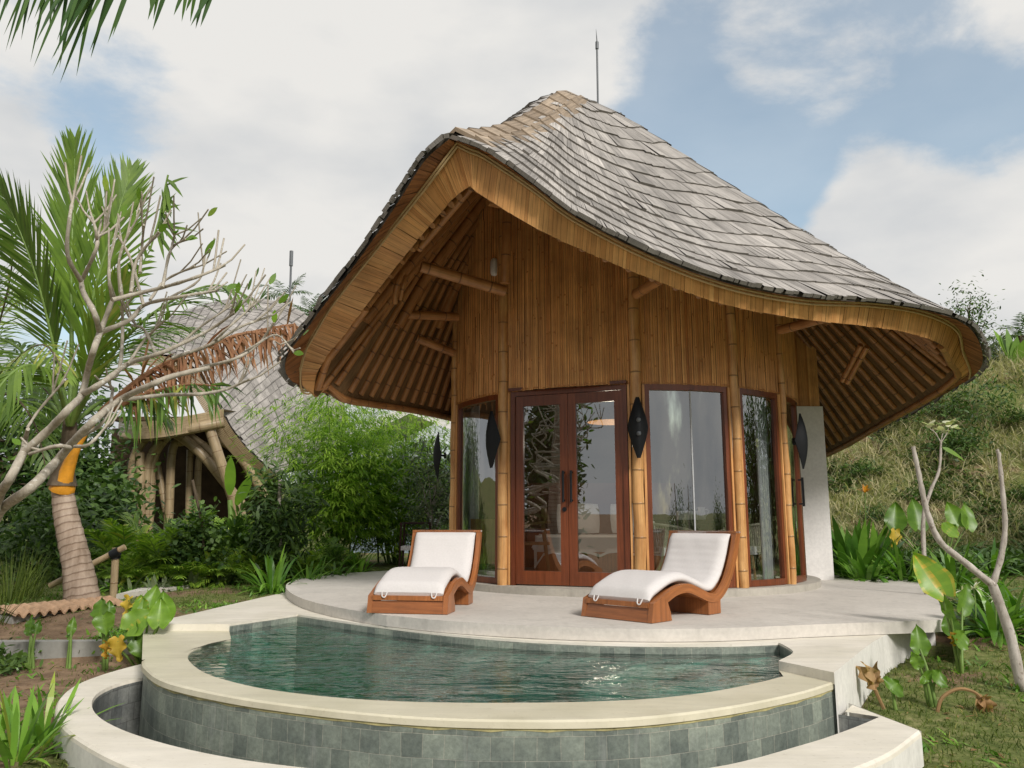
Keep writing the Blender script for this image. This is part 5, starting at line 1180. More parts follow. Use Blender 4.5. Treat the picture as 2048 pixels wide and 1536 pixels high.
# ------------------------------------------------------------------ trees and hedge on the left
def tree(name, label, base, h, rad, n, ln, wd, mat, group=None, t=(0, .9), clumps=22, bark='bark', el=(-30, 70), droop=.5, prof=(.3, 1, .8, 0), low=.35, tr=.07, cat='tree'):
    b = Vector(base); o_ = thing(name, label, cat, b, group); lb = MB(); c = b + Vector((0, 0, h * (1 + low) / 2))
    C = bush(lb, c, (rad, rad, h * (1 - low) / 2), n, ln, wd, t, clumps, el, droop, prof, 3, .35, b.z + .05); mb = MB()
    top = b + Vector((rnd(-.1, .1), rnd(-.1, .1), h * .85)); st = spline([b - UPV * .1, b.lerp(top, .4) + Vector((rnd(-.12, .12), rnd(-.1, .1), 0)), top], 6); mb.tube(st, [tr * (1 - .75 * i / 12) for i in range(13)], 8)
    for q in C:
        s_ = st[random.randint(4, 11)]; mb.tube([s_, s_.lerp(q, .5) + Vector((0, 0, .1)), q], [tr * .35, tr * .25, tr * .1], 5)
    mb.build('trunk', M[bark], o_, smooth=True); lb.build('crown', M[mat], o_); return o_
for i, (px, Y, h, r_, lab) in enumerate(((-30, 16, 3.6, 1.3, 'dark leafy tree at the left edge behind the feather palm'), (55, 18, 4.4, 1.5, 'tall dark tree rising behind the coconut palm crown'), (95, 19, 3.0, 1.4, 'dark round tree just behind the coconut palm trunk'),
        (180, 17.5, 2.0, .7, 'dark green tree standing left of the arched bamboo poles'), (150, 14.5, 1.5, .8, 'low broad dark tree between palm trunk and arched villa'))):
    tree('broadleaf_tree', lab, gpx(px, 1100, Y), h, r_, 3200, .20, .085, 'tree_leaf', 'background trees on the left', (0, .85), 30, low=.05)
b_ = gpx(95, 1100, 12.5); t = thing('seedling_tree', 'small feathery dark shrub at the foot of the coconut palm', 'shrub', b_); mb = MB(); bush(mb, b_ + UPV * .55, (.8, .6, .6), 1800, .16, .05, (0, .6), 16, floor=b_.z); mb.build('foliage', M['tree_leaf'], t)
# distant palms over the roof of the neighbour
for px, py, Y, lab in ((567, 595, 36, 'distant palm top beside the lightning rod of the villa'), (622, 640, 38, 'distant palm top peeping between the two roofs'), (-20, 600, 30, 'distant palm at the far left behind everything')):
    top = at(px, py, Y); b_ = G(top.x, top.y); t = thing('distant_palm', lab, 'palm', b_, 'distant palms'); mb = MB(); mb.tube([b_, top], [.2, .15], 6); mb.build('trunk', M['bark'], t); mb = MB(); rb = MB()
    for k in range(11): frond(mb, rb, arch(top, k * .571 + rnd(-.2, .2), rnd(.3, 1.35), 1.5, rnd(.6, 1.4), 5), 16, .45, .05, UPV, (60, 30), .7, .1, (0, .6), (.03, .01))
    mb.build('crown', M['palm_dark'], t)
# areca palms: three different plants, set out along the hedge
def areca(name, label, base, h, n, mat, tn, group, nl=26, ll=.34):
    b = Vector(base); t = thing(name, label, 'palm', b, group); mb = MB(); rb = MB()
    for k in range(n):
        az = k * 2.4 + rnd(-.4, .4); el = R(rnd(48, 84)); p = b + Vector((math.cos(az), math.sin(az), 0)) * rnd(0, .22); ln_ = h * rnd(.75, 1.25)
        frond(mb, rb, arch(p, az, el, ln_, rnd(.9, 1.7), 7), nl, ll * rnd(.8, 1.15), .036, UPV, (58, 28), .7, .28, tn, (.014, .003), start=.36)
    rb.build('stems', M['stalk'], t, smooth=True)['kind'] = 'stuff'; mb.build('crown', M[mat], t); return t
HG = 'areca palms in the hedge'; HL = 'feathery green areca palm in the hedge below the neighbouring villa'
protos = [areca('areca_palm', HL, gpx(250, 1160, 12.2), .95, 24, 'areca', (.05, .95), HG), areca('areca_palm', HL, gpx(330, 1160, 12.0), 1.0, 26, 'areca', (.1, .9), HG), areca('areca_palm', HL, gpx(420, 1150, 12.5), 1.05, 24, 'palm_dark', (.1, .85), HG)]
for i, (px, Y, sc_k, k) in enumerate(((205, 13.0, .95, 1), (295, 13.6, 1.0, 0), (372, 13.4, 1.15, 2), (455, 13.4, 1.1, 1), (500, 12.8, .95, 2), (560, 13.4, .95, 1), (610, 13.0, .62, 1), (655, 13.6, .62, 2), (700, 14.0, .5, 0), (395, 11.7, .7, 0), (540, 12.2, .72, 0), (290, 11.6, .6, 0), (470, 15, 1.3, 0), (350, 11.6, .62, 0), (445, 11.9, .66, 1), (495, 12.0, .6, 0), (250, 11.5, .55, 1), (600, 12.7, .55, 0))):
    dup(protos[k], gpx(px, 1150, Y), rnd(0, 6.28), sc_k * .82)
# dark glossy shrub with a pale thin stem
b_ = gpx(552, 1170, 11.9); t = thing('glossy_shrub', 'dark glossy shrub on a thin pale stem in the hedge', 'shrub', b_)
mb = MB(); mb.tube(spline([b_, at(562, 1120, 11.9), at(558, 1040, 11.9), at(560, 960, 11.9)], 6), .028, 7); mb.build('stem', M['palebark'], t, smooth=True)
mb = MB(); bush(mb, at(565, 1030, 12.0), (.45, .4, .60), 2000, .17, .045, (0, .8), 26, (-60, 50), .7); mb.build('foliage', M['tree_leaf'], t)
b_ = gpx(410, 1160, 11.7); t = thing('climbing_vine', 'bright green small leaved vine scrambling up the middle of the hedge', 'vine', b_)
mb = MB(); bush(mb, at(395, 1090, 11.7), (.38, .25, .42), 1200, .085, .07, (.1, .8), 22, (-50, 40), .5, (.5, 1, .7, 0)); mb.build('foliage', M['tree_leaf'], t); mb = MB(); mb.tube([b_, at(405, 1050, 11.75), at(385, 960, 11.75)], .02, 6); mb.build('stem', M['bark'], t)
# banana leaf poking out of the hedge
b_ = gpx(470, 1150, 12.8); t = thing('banana_plant', 'young banana plant with one broad upright leaf in the hedge', 'banana plant', b_); mb = MB(); sb = MB(); sb.tube([b_, at(462, 1040, 12.8), at(460, 1000, 12.8)], .04, 8)
for e_, tp_ in (((459, 990), (461, 938)), ((472, 1010), (492, 968))):
    p, q = at(*e_, 12.8), at(*tp_, 12.7); strip(mb, p, q - p, Vector((.2, -1, .2)), (q - p).length * 1.5, .17, .2, .6, 6, (.3, .8, 1, 1, .9, .6, 0))
sb.build('stem', M['stalk'], t); mb.build('leaves', M['ear'], t)
# light bamboo clump
def bamboo(px, Y, h, r_, n, label, lean):
    b = gpx(px, 1120, Y); t = thing('bamboo_clump', label, 'bamboo', b); mb = MB(); lb = MB(); tops = []
    for k in range(20):
        az = rnd(0, 6.28); p = b + Vector((math.cos(az), math.sin(az), 0)) * rnd(0, r_ * .45); st = arch(p, az + rnd(-.6, .6), R(rnd(70, 86)), h * rnd(.75, 1.25), rnd(.3, .9), 8); mb.tube(st, [.022 - .0022 * i for i in range(9)], 6, rnd(0, 1)); tops.append(st)
    for st in tops:
        for i in range(n // 20):
            f = rnd(1.8, 8) ; q = st[int(f)].lerp(st[min(8, int(f) + 1)], f % 1); az = rnd(0, 6.28); rr = rnd(.03, 1) ** .7 * r_ * (.75 if f > 7 else 1); q = q + Vector((math.cos(az) * rr, math.sin(az) * rr, rnd(-.3, .3) - .2 * rr))
            if q.z < b.z + .15: continue
            a2 = az + rnd(-.5, .5); tn = min(1, max(0, random.gauss(.45, .25)))
            for m_ in range(5):                                # a spray of narrow leaves
                a3 = a2 + rnd(-.9, .9); d = Vector((math.cos(a3), math.sin(a3), rnd(-.55, .35))); strip(lb, q + Vector((rnd(-.05, .05), rnd(-.05, .05), rnd(-.04, .04))), d, Vector((rnd(-.4, .4), rnd(-.6, .2), 1)), rnd(.11, .21), .021, .5, min(1, max(0, tn + rnd(-.15, .15))), 2, (.5, 1, 0))
    mb.build('culms', M['stalk'], t, smooth=True)['kind'] = 'stuff'; lb.build('foliage', M['bamboo_leaf'], t)
bamboo(665, 15.4, 2.9, .95, 6000, 'bushy light green bamboo clump left of the pavilion, full and rounded', 0)
bamboo(790, 16.2, 2.75, .85, 4400, 'second light green bamboo clump with bare thin canes next to the pavilion', 0)
# oleander-like shrub between bamboo and pavilion
tree('grey_leaf_shrub', 'grey green narrow leaved shrub against the pavilion left post', gpx(872, 1100, 13.9), 2.15, .5, 1500, .17, .034, 'grey_leaf', None, (0, 1), 24, 'palebark', (-10, 75), .5, low=.2, tr=.03, cat='shrub')
# low plants at the foot of the hedge
def rosplant(name, label, cat, base, n, ln, wd, el, droop, mat, group=None, tn=(.2, .8), prof=(.5, .9, 1, .85, .5, 0), spread=.10):
    t = tag(MB_build_rosette(name, base, n, ln, wd, el, droop, mat, tn, prof, spread), label, cat, group); return t
def MB_build_rosette(name, base, n, ln, wd, el, droop, mat, tn, prof, spread):
    mb = MB(); rosette(mb, base, n, ln, wd, el, droop, tn, 5, prof, spread); return mb.build(name, M[mat], None, org=base)
VG = 'low striped plants along the hedge'; VL = 'low striped leafy plant at the foot of the hedge'
vp = [rosplant('striped_plant', VL, 'plant', gpx(235, 1175, 11.1), 26, .30, .075, (10, 75), 1.5, 'lily', VG, (.1, .95)), rosplant('striped_plant', VL, 'plant', gpx(330, 1165, 11.3), 22, .34, .06, (15, 80), 1.4, 'grey_leaf', VG, (.2, 1))]
for px, Y, k in ((262, 11.0, 1), (290, 11.4, 0), (310, 10.9, 1), (355, 11.3, 0), (382, 11.5, 1), (405, 11.7, 0), (430, 11.8, 1), (450, 12.0, 0), (275, 11.8, 0), (345, 11.9, 1), (215, 11.3, 1)):
    o = vp[k].copy(); COL.objects.link(o); o.location = gpx(px, 1170, Y); o.rotation_euler = (0, 0, rnd(0, 6.28)); o.scale = (rnd(.8, 1.2),) * 3
LP = (.45, .9, 1, .95, .7, .35, 0)
for px, Y, n, ln_, lab in ((545, 10.9, 60, .62, 'largest spiky green lily clump, at the lawn corner beside the terrace'), (615, 11.9, 46, .52, 'spiky green lily clump in the middle of the row beside the terrace'), (668, 12.8, 40, .48, 'spiky green lily clump touching the terrace edge under the bamboo'), (508, 12.2, 30, .40, 'small spiky lily clump behind the largest one at the lawn corner'), (715, 13.6, 36, .45, 'spiky green lily clump farthest back along the terrace edge')):
    rosplant('lily_clump', lab, 'lily', gpx(px, 1180, Y), n, ln_, .05, (18, 85), 1.3, 'lily', None, (.05, .85), LP, .2)
# ------------------------------------------------------------------ elephant ears and weeds on the left bed
def ears(name, label, base, leaves, withered=()):
    b = Vector(base); t = thing(name, label, 'elephant ear', b); mb = MB(); sb = MB(); yb = MB()
    for tip, d, ln_, wd, nrm, tn in leaves: earleaf(mb, sb, b + Vector((rnd(-.03, .03), rnd(-.03, .03), 0)), tip, ln_, wd, nrm, tn, .25, .02, d)
    for tip, d, ln_, wd, nrm, tn in withered: earleaf(yb, sb, b + Vector((rnd(-.03, .03), rnd(-.03, .03), 0)), tip, ln_, wd, nrm, tn, .5, .045, d)
    sb.build('stalks', M['stalk'], t, smooth=True)['kind'] = 'stuff'; o = mb.build('leaves', M['ear'], t, smooth=True)
    if withered: yb.build('yellowed_leaves', M['ear_yellow'], t, smooth=True)
    return t
def EL(px, py, Y, ex, ey, wd_, nrm=(0, -1, .25), tn=.5, dY=0):     # blade from its stalk joint (px,py) towards (ex,ey)
    wd = wd_ * .74; p = at(px, py, Y); q = at(ex, ey, Y + dY); d = q - p; return (p, d, d.length * 1.3, wd, nrm, tn)
ears('elephant_ear', 'big light green elephant ear cluster at the corner of the pool wall', gpx(285, 1300, 7.35), [EL(298, 1235, 7.3, 305, 1165, .30, (.1, -1, .3), .55), EL(280, 1225, 7.3, 275, 1190, .28, (-.2, -1, .3), .75), EL(330, 1232, 7.3, 325, 1180, .26, (.3, -1, .3), .5), EL(262, 1255, 7.2, 300, 1215, .34, (0, -1, .4), .7), EL(318, 1245, 7.2, 322, 1195, .26, (.4, -1, .2), .65), EL(265, 1270, 7.2, 255, 1225, .2, (-.5, -1, .3), .4), EL(275, 1285, 7.2, 292, 1318, .24, (.3, -1, .3), .35)],
     [EL(236, 1282, 7.0, 240, 1322, .22, (-.2, -1, .2), .6), EL(215, 1290, 7.0, 205, 1318, .16, (-.6, -1, .1), .2), EL(258, 1200, 7.3, 248, 1235, .16, (-.5, -1, .2), .8)])
ears('elephant_ear', 'upright two leaved elephant ear before the concrete wall', gpx(212, 1300, 7.3), [EL(202, 1228, 7.25, 196, 1195, .24, (-.3, -1, .2), .35), EL(208, 1235, 7.2, 214, 1270, .25, (.2, -1, .2), .45), EL(216, 1228, 7.3, 220, 1200, .16, (.6, -1, .2), .25)])
ears('elephant_ear', 'small elephant ear seedling left of the concrete wall centre', gpx(66, 1308, 7.4), [EL(60, 1262, 7.4, 58, 1230, .14, (-.2, -1, .2), .3), EL(72, 1262, 7.4, 78, 1240, .12, (.4, -1, .2), .25), EL(62, 1266, 7.4, 52, 1252, .10, (-.6, -1, .3), .45)])
ears('elephant_ear', 'thin elephant ear seedling with curled leaf before the concrete wall', gpx(142, 1302, 7.4), [EL(142, 1262, 7.4, 148, 1232, .11, (.5, -1, .2), .45), EL(140, 1275, 7.4, 132, 1262, .08, (-.3, -1, .2), .4)])
for px, py, Y, n, ln_, lab in ((35, 1530, 4.6, 34, .42, 'bright green strap leaved clump at the bottom left corner'), (85, 1500, 4.9, 26, .38, 'strap leaved clump leaning against the outer pool wall'), (-10, 1480, 4.9, 20, .36, 'strap leaved clump cut by the left edge')):
    rosplant('strap_leaf_clump', lab, 'plant', gpx(px, py, Y), n, ln_, .034, (30, 88), .9, 'lily', None, (.2, .95), LP, .12)
for px, Y, n, ln_, lab in ((20, 9.6, 130, .75, 'tall wispy grass tuft at the left edge by the tiled wall'), (55, 10.2, 120, .6, 'wispy grass tuft just left of the coconut trunk'), (-10, 8.4, 60, .4, 'low grass tuft at the left edge before the tiled wall')):
    rosplant('grass_tuft', lab, 'grass tuft', gpx(px, 1200, Y), n, ln_, .011, (45, 88), .9, 'grass', None, (.1, .8), (.8, 1, .8, .6, .4, 0), .3)
b_ = gpx(-5, 1330, 7.2); t = thing('weedy_shrub', 'low leafy weeds at the left end of the concrete wall', 'weeds', b_); mb = MB(); bush(mb, b_ + UPV * .08, (.20, .25, .10), 350, .08, .04, (.2, .9), 10, floor=b_.z); mb.build('foliage', M['tree_leaf'], t)
# ------------------------------------------------------------------ right side planting
for px, py, Y, n, ln_, wd, el, lab in ((1700, 1150, 12.4, 46, 1.0, .13, (55, 88), 'tall broad leaved heliconia clump beside the white wing wall'), (1745, 1160, 12.9, 30, .85, .12, (50, 86), 'second heliconia clump with orange flower behind the lilies')):
    rosplant('heliconia_clump', lab, 'heliconia', gpx(px, py, Y), n, ln_, wd, el, .55, 'lily', None, (.05, .7), (.35, .8, 1, .9, .6, 0), .45)
for px, py, Y, n, ln_, lab in ((1735, 1165, 11.7, 70, .60, 'dark green lily clump spreading over the terrace edge by the wing wall'), (1812, 1165, 11.6, 60, .60, 'dark green lily clump at the terrace back corner under elephant ears'), (1905, 1150, 11.2, 50, .62, 'lily clump behind the right lawn plants'), (1995, 1290, 7.9, 60, .55, 'large lily clump with white spider flowers on the right lawn'), (2050, 1260, 8.3, 46, .55, 'lily clump at the right edge behind the bare sapling'), (1960, 1215, 9.3, 44, .5, 'lily clump between the terrace side and the right edge'), (1985, 1130, 13, 36, .6, 'far lily clump at the foot of the bank')):
    rosplant('lily_clump', lab, 'lily', gpx(px, py, Y), int(n * 1.3), ln_ * 1.12, .066, (15, 82), 1.5, 'lily', None, (.05, .75), LP, .22)
def flower(c, n, ln_, wd, mat, name, label, cat, stem=None, el=(10, 70)):
    t = thing(name, label, cat, stem if stem is not None else c); mb = MB(); rosette(mb, c, n, ln_, wd, el, .9, (.2, .9), 4, (.4, 1, .9, .5, 0), .01); mb.build('petals', M[mat], t)
    if stem is not None: mb = MB(); mb.tube(spline([stem, Vector(stem).lerp(c, .5) + Vector((.01, 0, .02)), c], 4), .008, 6); mb.build('stem', M['stalk'], t)
flower(at(1730, 985, 12.4), 9, .17, .05, 'orange', 'heliconia_flower', 'orange heliconia flower beside the white wing wall', 'flower', gpx(1730, 1150, 12.5), (35, 85))
for i, (px, py) in enumerate(((1925, 1182), (1948, 1176), (1990, 1200))): flower(at(px, py, 8.0), 14, .13, .018, 'petal', 'spider_lily_flower', ('white spider lily flower, left one of the cluster at the right', 'white spider lily flower, middle one of the cluster at the right', 'white spider lily flower, right one of the cluster at the right')[i], 'flower', gpx(px, py + 60, 8.0), (-20, 60))
ears('elephant_ear', 'row of broad elephant ear leaves beneath the bank on the right', gpx(1880, 1140, 12.6), [EL(1790, 1050, 12.6, 1795, 1000, .45, (-.2, -1, .3), .3), EL(1835, 1050, 12.7, 1838, 990, .5, (.1, -1, .3), .3), EL(1915, 1045, 12.6, 1900, 1000, .42, (-.2, -1, .3), .55), EL(1935, 1050, 12.6, 1945, 1000, .4, (.3, -1, .3), .5), EL(1895, 1065, 12.4, 1915, 1045, .4, (.1, -1, .5), .7)], [EL(1790, 1065, 12.2, 1785, 1095, .25, (.2, -1, .2), .9)])
bA = gpx(1918, 1345, 6.7); ears('elephant_ear', 'tallest elephant ear by the pool wall with one huge yellow edged leaf', bA, [EL(1880, 1178, 6.6, 1838, 1098, .36, (-.25, -1, .35), .78), EL(1900, 1225, 6.6, 1858, 1182, .13, (-.8, -.5, .3), .5), EL(1915, 1285, 6.6, 1945, 1262, .22, (.4, -1, .4), .6), EL(1905, 1262, 6.8, 1893, 1225, .2, (-.6, -1, .2), .35), EL(1925, 1215, 6.9, 1955, 1165, .22, (.3, -1, .2), .4)], [EL(1902, 1270, 6.6, 1912, 1292, .08, (.5, -1, .2), .2)])
bB = gpx(1868, 1430, 5.85); ears('elephant_ear', 'lower elephant ear on the lawn with drooping withered leaf', bB, [EL(1840, 1298, 5.9, 1838, 1248, .19, (-.1, -1, .2), .42), EL(1838, 1330, 5.8, 1822, 1305, .12, (-.7, -1, .1), .5), EL(1848, 1352, 5.8, 1860, 1362, .16, (-.3, -1, .1), .5), EL(1872, 1362, 5.8, 1888, 1342, .2, (.2, -1, .3), .35)], [])
ears('elephant_ear', 'single round elephant ear leaf against the white pool wall', gpx(1785, 1424, 5.75), [EL(1782, 1378, 5.75, 1800, 1362, .22, (0, -1, .6), .35)], [])
for nm, lab, b_, P_, c_ in (('withered_leaf', 'crumpled brown leaf hanging against the white pool wall', gpx(1770, 1420, 5.7), [(1768, 1418), (1755, 1390), (1745, 1366)], (1743, 1350)), ('withered_leaf', 'orange brown withered leaf drooping from an arched stalk on the lawn', gpx(1874, 1432, 5.75), [(1874, 1428), (1884, 1396), (1915, 1378), (1948, 1384), (1966, 1402)], (1966, 1420))):
    t = thing(nm, lab, 'leaf', b_); mb = MB(); mb.tube(spline([at(x, y, 5.7) for x, y in P_], 5), .012, 6); mb.build('stalk', M['dry'], t); mb = MB(); sb = MB(); c = at(*c_, 5.68); e0 = at(*P_[-1], 5.7)
    for k in range(3): earleaf(mb, sb, e0, e0 + Vector((rnd(-.012, .012), rnd(-.02, .02), 0)), rnd(.15, .2), rnd(.07, .12), (rnd(-.9, .9), -1, rnd(-.2, .4)), rnd(.2, .9), .7, .055, (rnd(-.5, .5) + (.3 if c_[0] > 1800 else -.1), -.1, -1 if c_[0] > 1800 else .9), .004)
    mb.build('blade', M['dry'], t, smooth=True)
# bare forked sapling at the right, second one with flowers
def sapling(label, base, PLs, flowers=None):
    t = thing('plumeria_sapling', label, 'tree', base); mb = MB()
    for pts, Y, r0, r1 in PLs:
        P = spline([at(x, y, Y) if not isinstance(x, str) else base for x, y in pts], 5); mb.tube(P, [.80 * (r0 + (r1 - r0) * i / (len(P) - 1)) + .002 * math.sin(i * 1.9) for i in range(len(P))], 9)
    mb.build('trunk', M['palebark'], t, smooth=True)
    if flowers:
        mb = MB()
        for px, py in flowers: mb = MB(); rosette(mb, at(px, py, 9.3), 6, .13, .07, (0, 50), .6, (.2, .9), 4, (.3, 1, 1, .7, 0), .01); mb.build('flower', M['petal'], t)
        mb = MB(); strip(mb, at(1885, 895, 9.3), Vector((.6, 0, -.2)), Vector((0, -1, .4)), .3, .06, .5, .6, 5, (.3, 1, 1, .8, .5, 0)); mb.build('leaf', M['ear'], t)
sapling('pale bare forked plumeria sapling on the right lawn', gpx(2060, 1420, 6.2), [([('b', 0), (2040, 1360), (2020, 1270), (1985, 1170)], 6.2, .055, .042), ([(1985, 1170), (1930, 1125), (1880, 1083), (1856, 1030), (1845, 985), (1836, 940), (1826, 893)], 6.2, .034, .020), ([(1985, 1170), (2003, 1110), (2010, 1050), (2005, 980), (1997, 905)], 6.25, .030, .018), ([(1999, 912), (1996, 905), (1994, 898)], 6.25, .017, .014)])
sapling('slender plumeria sapling with white flowers at its tip', gpx(1850, 1150, 9.3), [([('b', 0), (1846, 1050), (1860, 985), (1878, 940), (1882, 880)], 9.3, .034, .016), ([(1882, 885), (1870, 865), (1860, 858)], 9.3, .008, .006), ([(1882, 885), (1893, 868), (1897, 855)], 9.3, .008, .006), ([(1882, 885), (1884, 872), (1886, 866)], 9.3, .008, .006)], [(1858, 850), (1886, 862), (1897, 850), (1905, 856), (1892, 846)])
# trees on top of the bank
tree('small_tree', 'small open tree alone on the skyline of the bank', gpx(1945, 740, 24.5), 2.75, .60, 1000, .13, .05, 'tree_leaf', None, (.1, .9), 20, 'bark', low=.42, tr=.06)
px_, Y_ = 2040, 24; top = at(2042, 672, Y_); b_ = G(top.x, top.y); t = thing('bank_palm', 'short dark palm at the right edge on top of the bank', 'palm', b_); mb = MB(); mb.tube([b_, top], .12, 8); mb.build('trunk', M['bark'], t); mb = MB(); rb = MB()
for k in range(12): frond(mb, rb, arch(top, k * .524, rnd(.3, 1.4), 1.1, rnd(.5, 1.3), 5), 18, .35, .04, UPV, (60, 30), .6, .1, (0, .6), (.02, .008))
mb.build('crown', M['palm_dark'], t)
b_ = gpx(2030, 745, 21.5); b_ = Vector((b_.x, b_.y, b_.z)); t = thing('banana_plant', 'bright green banana plant on the bank below the palm', 'banana plant', b_); mb = MB()
for k in range(6): az = rnd(0, 6.28); e_ = R(rnd(55, 88)); d = Vector((math.cos(az) * math.cos(e_), math.sin(az) * math.cos(e_), math.sin(e_))); strip(mb, b_ + UPV * .1, d, Vector((rnd(-.4, .4), -1, .3)), rnd(.8, 1.2), .26, .4, rnd(.4, .9), 6, (.15, .7, 1, 1, .8, .5, 0))
mb.build('leaves', M['ear'], t)
for px, Y, h, lab in ((1990, 23.5, .7, 'low grey green shrub on the bank skyline left of the palm'), (2014, 23, .95, 'taller grey green shrub next to the palm on the bank'), (1800, 20, .9, 'dark shrub in the fold of the bank beneath the eave'), (1960, 19.5, 1.2, 'dark shrub in the hollow at the middle of the bank'), (1900, 18.6, .9, 'dark green shrub low on the bank behind the flowers')):
    p = at(px, 900, Y); b_ = G(p.x, p.y); t = thing('bank_shrub', lab, 'shrub', b_); mb = MB(); bush(mb, b_ + UPV * h * .4, (h * .8, h * .7, h * .55), 1300, .15, .035, (0, .9), 16, floor=b_.z); mb.build('foliage', M['grey_leaf'] if Y > 22 else M['tree_leaf'], t)
# dark tree beside the photographer (mirrored in the left door leaf) and a reed clump (mirrored in the right window)
tree('mango_tree', 'dense dark tree beside the viewer, mirrored in the left door pane', G(-6.95, 1.7), 4.7, .62, 7500, .22, .085, 'tree_leaf', None, (0, .7), 34, low=.12, tr=.09)
tree('mango_tree', 'lower dark shrub tree mirrored below the right door pane', G(-3.9, -9.0), .9, 1.6, 1500, .25, .09, 'tree_leaf', None, (0, .7), 24, low=.05, tr=.08)
tree('mango_tree', 'dark reedy tree mirrored in the window right of the door', G(7.4, -2.0), 2.0, .8, 1800, .24, .06, 'tree_leaf', None, (0, .7), 26, low=.05, tr=.08)
EV = 'trees standing outside the view on the right'
t0_ = tree('garden_tree', 'dark leafy garden tree outside the view, mirrored in the curved windows', G(13.5, 7.5), 4.2, 1.7, 3500, .30, .12, 'tree_leaf', EV, (0, .6), 26, low=.03, tr=.1)
for x, y, k in ((12.5, 10.8, 1.1), (12.5, 1.5, .45), (10.0, -2.5, .42), (8.0, -6, .40), (15, 4, .7)): dup(t0_, G(x, y), rnd(0, 6), k)
BG = 'scrub bushes on the bank'; BL = 'low scrubby bush among the dry grass on the bank'
b_ = G(12.5, 18.2); bs0 = thing('scrub_bush', BL, 'shrub', b_, BG); mb = MB(); bush(mb, b_ + UPV * .22, (.55, .5, .32), 900, .13, .04, (0, .9), 14, floor=b_.z); mb.build('foliage', M['tree_leaf'], bs0)
for x, y, k in ((9.0, 17.6, .8), (10.3, 18.9, .8), (13.8, 20.0, 1.0), (8.2, 18.6, .7), (12.2, 19.2, .7), (14.6, 19.2, .9), (13.2, 17.2, .8), (10.8, 17.2, .6), (7.8, 17.2, .6)): dup(bs0, G(x, y), rnd(0, 6.28), k)
# ------------------------------------------------------------------ grass, ground cover, litter
def blades(name, label_kind, X, Y, Z, ln, wd, lean, tint, mat, seed=1, seg=3, curve=1.0):
    rs = np.random.RandomState(seed); n = len(X); az = rs.rand(n) * 6.283; el = lean[0] + (lean[1] - lean[0]) * rs.rand(n); ln = ln * (.5 + .8 * rs.rand(n)); wd = wd * (.7 + .6 * rs.rand(n))
    d = np.stack([np.cos(az) * np.cos(el), np.sin(az) * np.cos(el), np.sin(el)], 1); ph = rs.rand(n) * 6.283; s_ = np.stack([np.cos(ph), np.sin(ph), np.zeros(n)], 1)
    P = np.stack([X, Y, Z], 1); rows = []; prof = [1, .85, .55, 0][:seg + 1] if seg == 3 else [1, .8, 0]
    for k in range(seg + 1):
        w_ = (wd * prof[k] / 2)[:, None]
        if k == seg: rows.append(P[:, None, :])
        else: rows.append(np.stack([P - s_ * w_, P + s_ * w_], 1))
        d = d - np.array([0, 0, curve / seg])[None] * (.4 + 1.2 * rs.rand(n))[:, None]; d /= np.linalg.norm(d, axis=1)[:, None]; P = P + d * (ln / seg)[:, None]
    V = np.concatenate(rows, 1); nv = V.shape[1]; base = np.arange(n)[:, None] * nv; F_ = []; 
    quads = np.concatenate([base + np.array([2 * k, 2 * k + 1, 2 * k + 3, 2 * k + 2])[None] for k in range(seg - 1)], 0); tris = base + np.array([2 * seg - 2, 2 * seg - 1, 2 * seg])[None]
    me = bpy.data.meshes.new(name); me.vertices.add(n * nv); me.vertices.foreach_set('co', V.reshape(-1).astype(np.float32))
    li = np.concatenate([quads.reshape(-1), tris.reshape(-1)]); nq = len(quads); me.loops.add(len(li)); me.loops.foreach_set('vertex_index', li.astype(np.int32))
    st = np.concatenate([np.arange(nq) * 4, nq * 4 + np.arange(n) * 3]); me.polygons.add(nq + n); me.polygons.foreach_set('loop_start', st.astype(np.int32)); me.polygons.foreach_set('loop_total', np.concatenate([np.full(nq, 4), np.full(n, 3)]).astype(np.int32))
    me.update(calc_edges=True); a_ = me.attributes.new('tint', 'FLOAT', 'FACE'); tt = np.concatenate([np.tile(tint, seg - 1), tint]).astype(np.float32); a_.data.foreach_set('value', np.clip(tt, 0, 1)); me.materials.append(M[mat])
    o = bpy.data.objects.new(name, me); COL.objects.link(o); tag(o, label_kind[0], label_kind[1], None, 'stuff'); return o
rs = np.random.RandomState(5)
def field(n, x0, x1, y0, y1, dens, tuft=1, spread=.1):
    xs, ys, ts_ = [], [], []
    while len(xs) < n:
        x, y = rs.uniform(x0, x1), rs.uniform(y0, y1); q = dens(x, y)
        if rs.rand() > q: continue
        tn = rs.rand()
        for k in range(tuft): xs.append(x + rs.randn() * spread); ys.append(y + rs.randn() * spread); ts_.append(tn)
    return np.array(xs), np.array(ys), np.array(ts_)
vg = np.vectorize(ground)
pool_keep = [(p.x, p.y) for p in ro] + [(2.27, 4.66), (2.1, 5.2)] + cop_out_r + [(3.72, 6.92), (5.77, 11.4), (5.3, 17.6), (-1, 17.6), (-2.0, 13.9), (-2.95, 12.4), (-3.05, 11.4), (-2.95, 10.7), (-3.1, 9.25), (-3.35, 7.46), (-3.0, 7.0)]
# bank
X, Y, T = field(44000, 4.6, 24, 15.4, 25, lambda x, y: (1.0 if x < .72 * y + 1 else 0) * (.35 + .65 * (wob(x, y, 1.7) > -.25)), 26, .14)
blades('bank_grass', ('dry tangled grass and scrub covering the bank behind the pavilion', 'grass'), X, Y, vg(X, Y) - .03, np.full(len(X), .62), np.full(len(X), .022), (.5, 1.5), .28 + .85 * T * (.6 + .5 * np.array([wob(a, b, .9) > -.1 for a, b in zip(X, Y)])) + rs.randn(len(X)) * .12, 'hillgrass', 3, 3, 1.7)
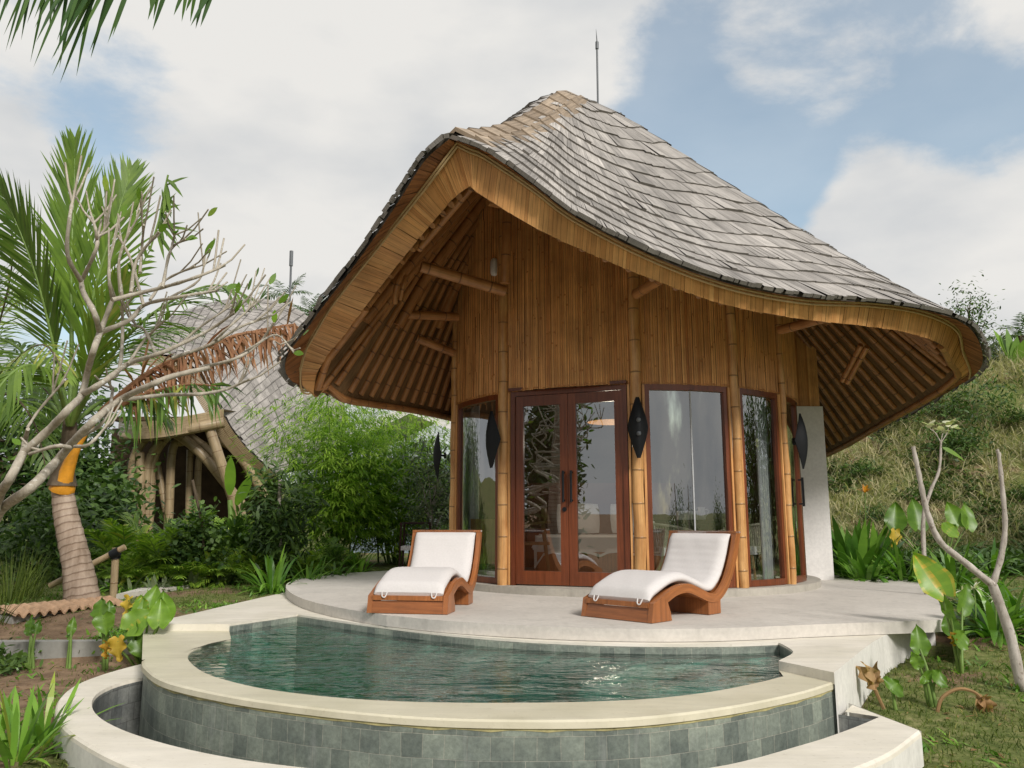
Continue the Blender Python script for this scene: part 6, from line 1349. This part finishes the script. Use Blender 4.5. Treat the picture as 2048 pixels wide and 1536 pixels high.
# creeping green cover at the foot of the bank and in its hollows
X, Y, T = field(15000, 4.8, 16, 13.0, 21, lambda x, y: (1.0 if x < .72 * y + .5 else 0) * (1.0 if (y < 16.4 - .08 * x and y > 13.6) else .5 * (wob(y, x, 1.3) > .18)), 10, .16)
blades('ground_cover', ('leafy green creepers over the foot of the bank', 'ground cover'), X, Y, vg(X, Y) + .02 + .22 * rs.rand(len(X)), np.full(len(X), .17), np.full(len(X), .085), (.1, 1.2), .1 + .7 * T, 'tree_leaf', 4, 2, 1.0)
# lawn
kp = pool_keep
def lawn_d(x, y):
    if in_poly(x, y, kp): return 0
    if x < -2.5 and y < 9.0: return .16 if wob(x, y, 2.2) > 0 else .04
    return .95 if wob(x, y, 1.9) > -.2 else .35
X, Y, T = field(46000, -8, 8.5, 3.6, 14, lambda x, y: lawn_d(x, y) * (1 if abs(x) < .72 * y + .6 else 0) * min(1, (7.0 / y) ** 2), 9, .06)
keep = np.array([not in_poly(a, b, kp) for a, b in zip(X, Y)]); X, Y, T = X[keep], Y[keep], T[keep]
blades('lawn_grass', ('short patchy lawn grass around the pool and terrace', 'grass'), X, Y, vg(X, Y) - .005, np.full(len(X), .055), np.full(len(X), .007), (.5, 1.5), .15 + .7 * T + rs.randn(len(X)) * .12, 'grass', 7, 2, .9)
X, Y, T = field(900, -8, 8.5, 3.8, 12, lambda x, y: (0 if in_poly(x, y, kp) else (1 if (x < -2.6 and y < 9.5) or x > 2 else .3)) * (1 if abs(x) < .72 * y + .6 else 0), 3, .12)
keep = np.array([not in_poly(a, b, kp) for a, b in zip(X, Y)]); X, Y, T = X[keep], Y[keep], T[keep]
blades('leaf_litter', ('dry fallen leaves and twigs scattered over soil and lawn', 'leaf litter'), X, Y, vg(X, Y) + .012, np.full(len(X), .06), np.full(len(X), .024), (-.1, .3), T * .7, 'dry', 9, 2, .2)
# weeds along the wall foot
X, Y, T = field(8200, -6.5, 7.5, 4.2, 12, lambda x, y: 0 if in_poly(x, y, kp) else (.8 if wob(x, y, 3.1) > .32 else .02) * (1 if abs(x) < .72 * y + .6 else 0), 16, .09)
keep = np.array([not in_poly(a, b, kp) for a, b in zip(X, Y)]); X, Y, T = X[keep], Y[keep], T[keep]
blades('weeds', ('small green weeds in patches on the lawn and soil', 'weeds'), X, Y, vg(X, Y), np.full(len(X), .085), np.full(len(X), .022), (.1, 1.3), .1 + .8 * T, 'lily', 11, 2, .8)
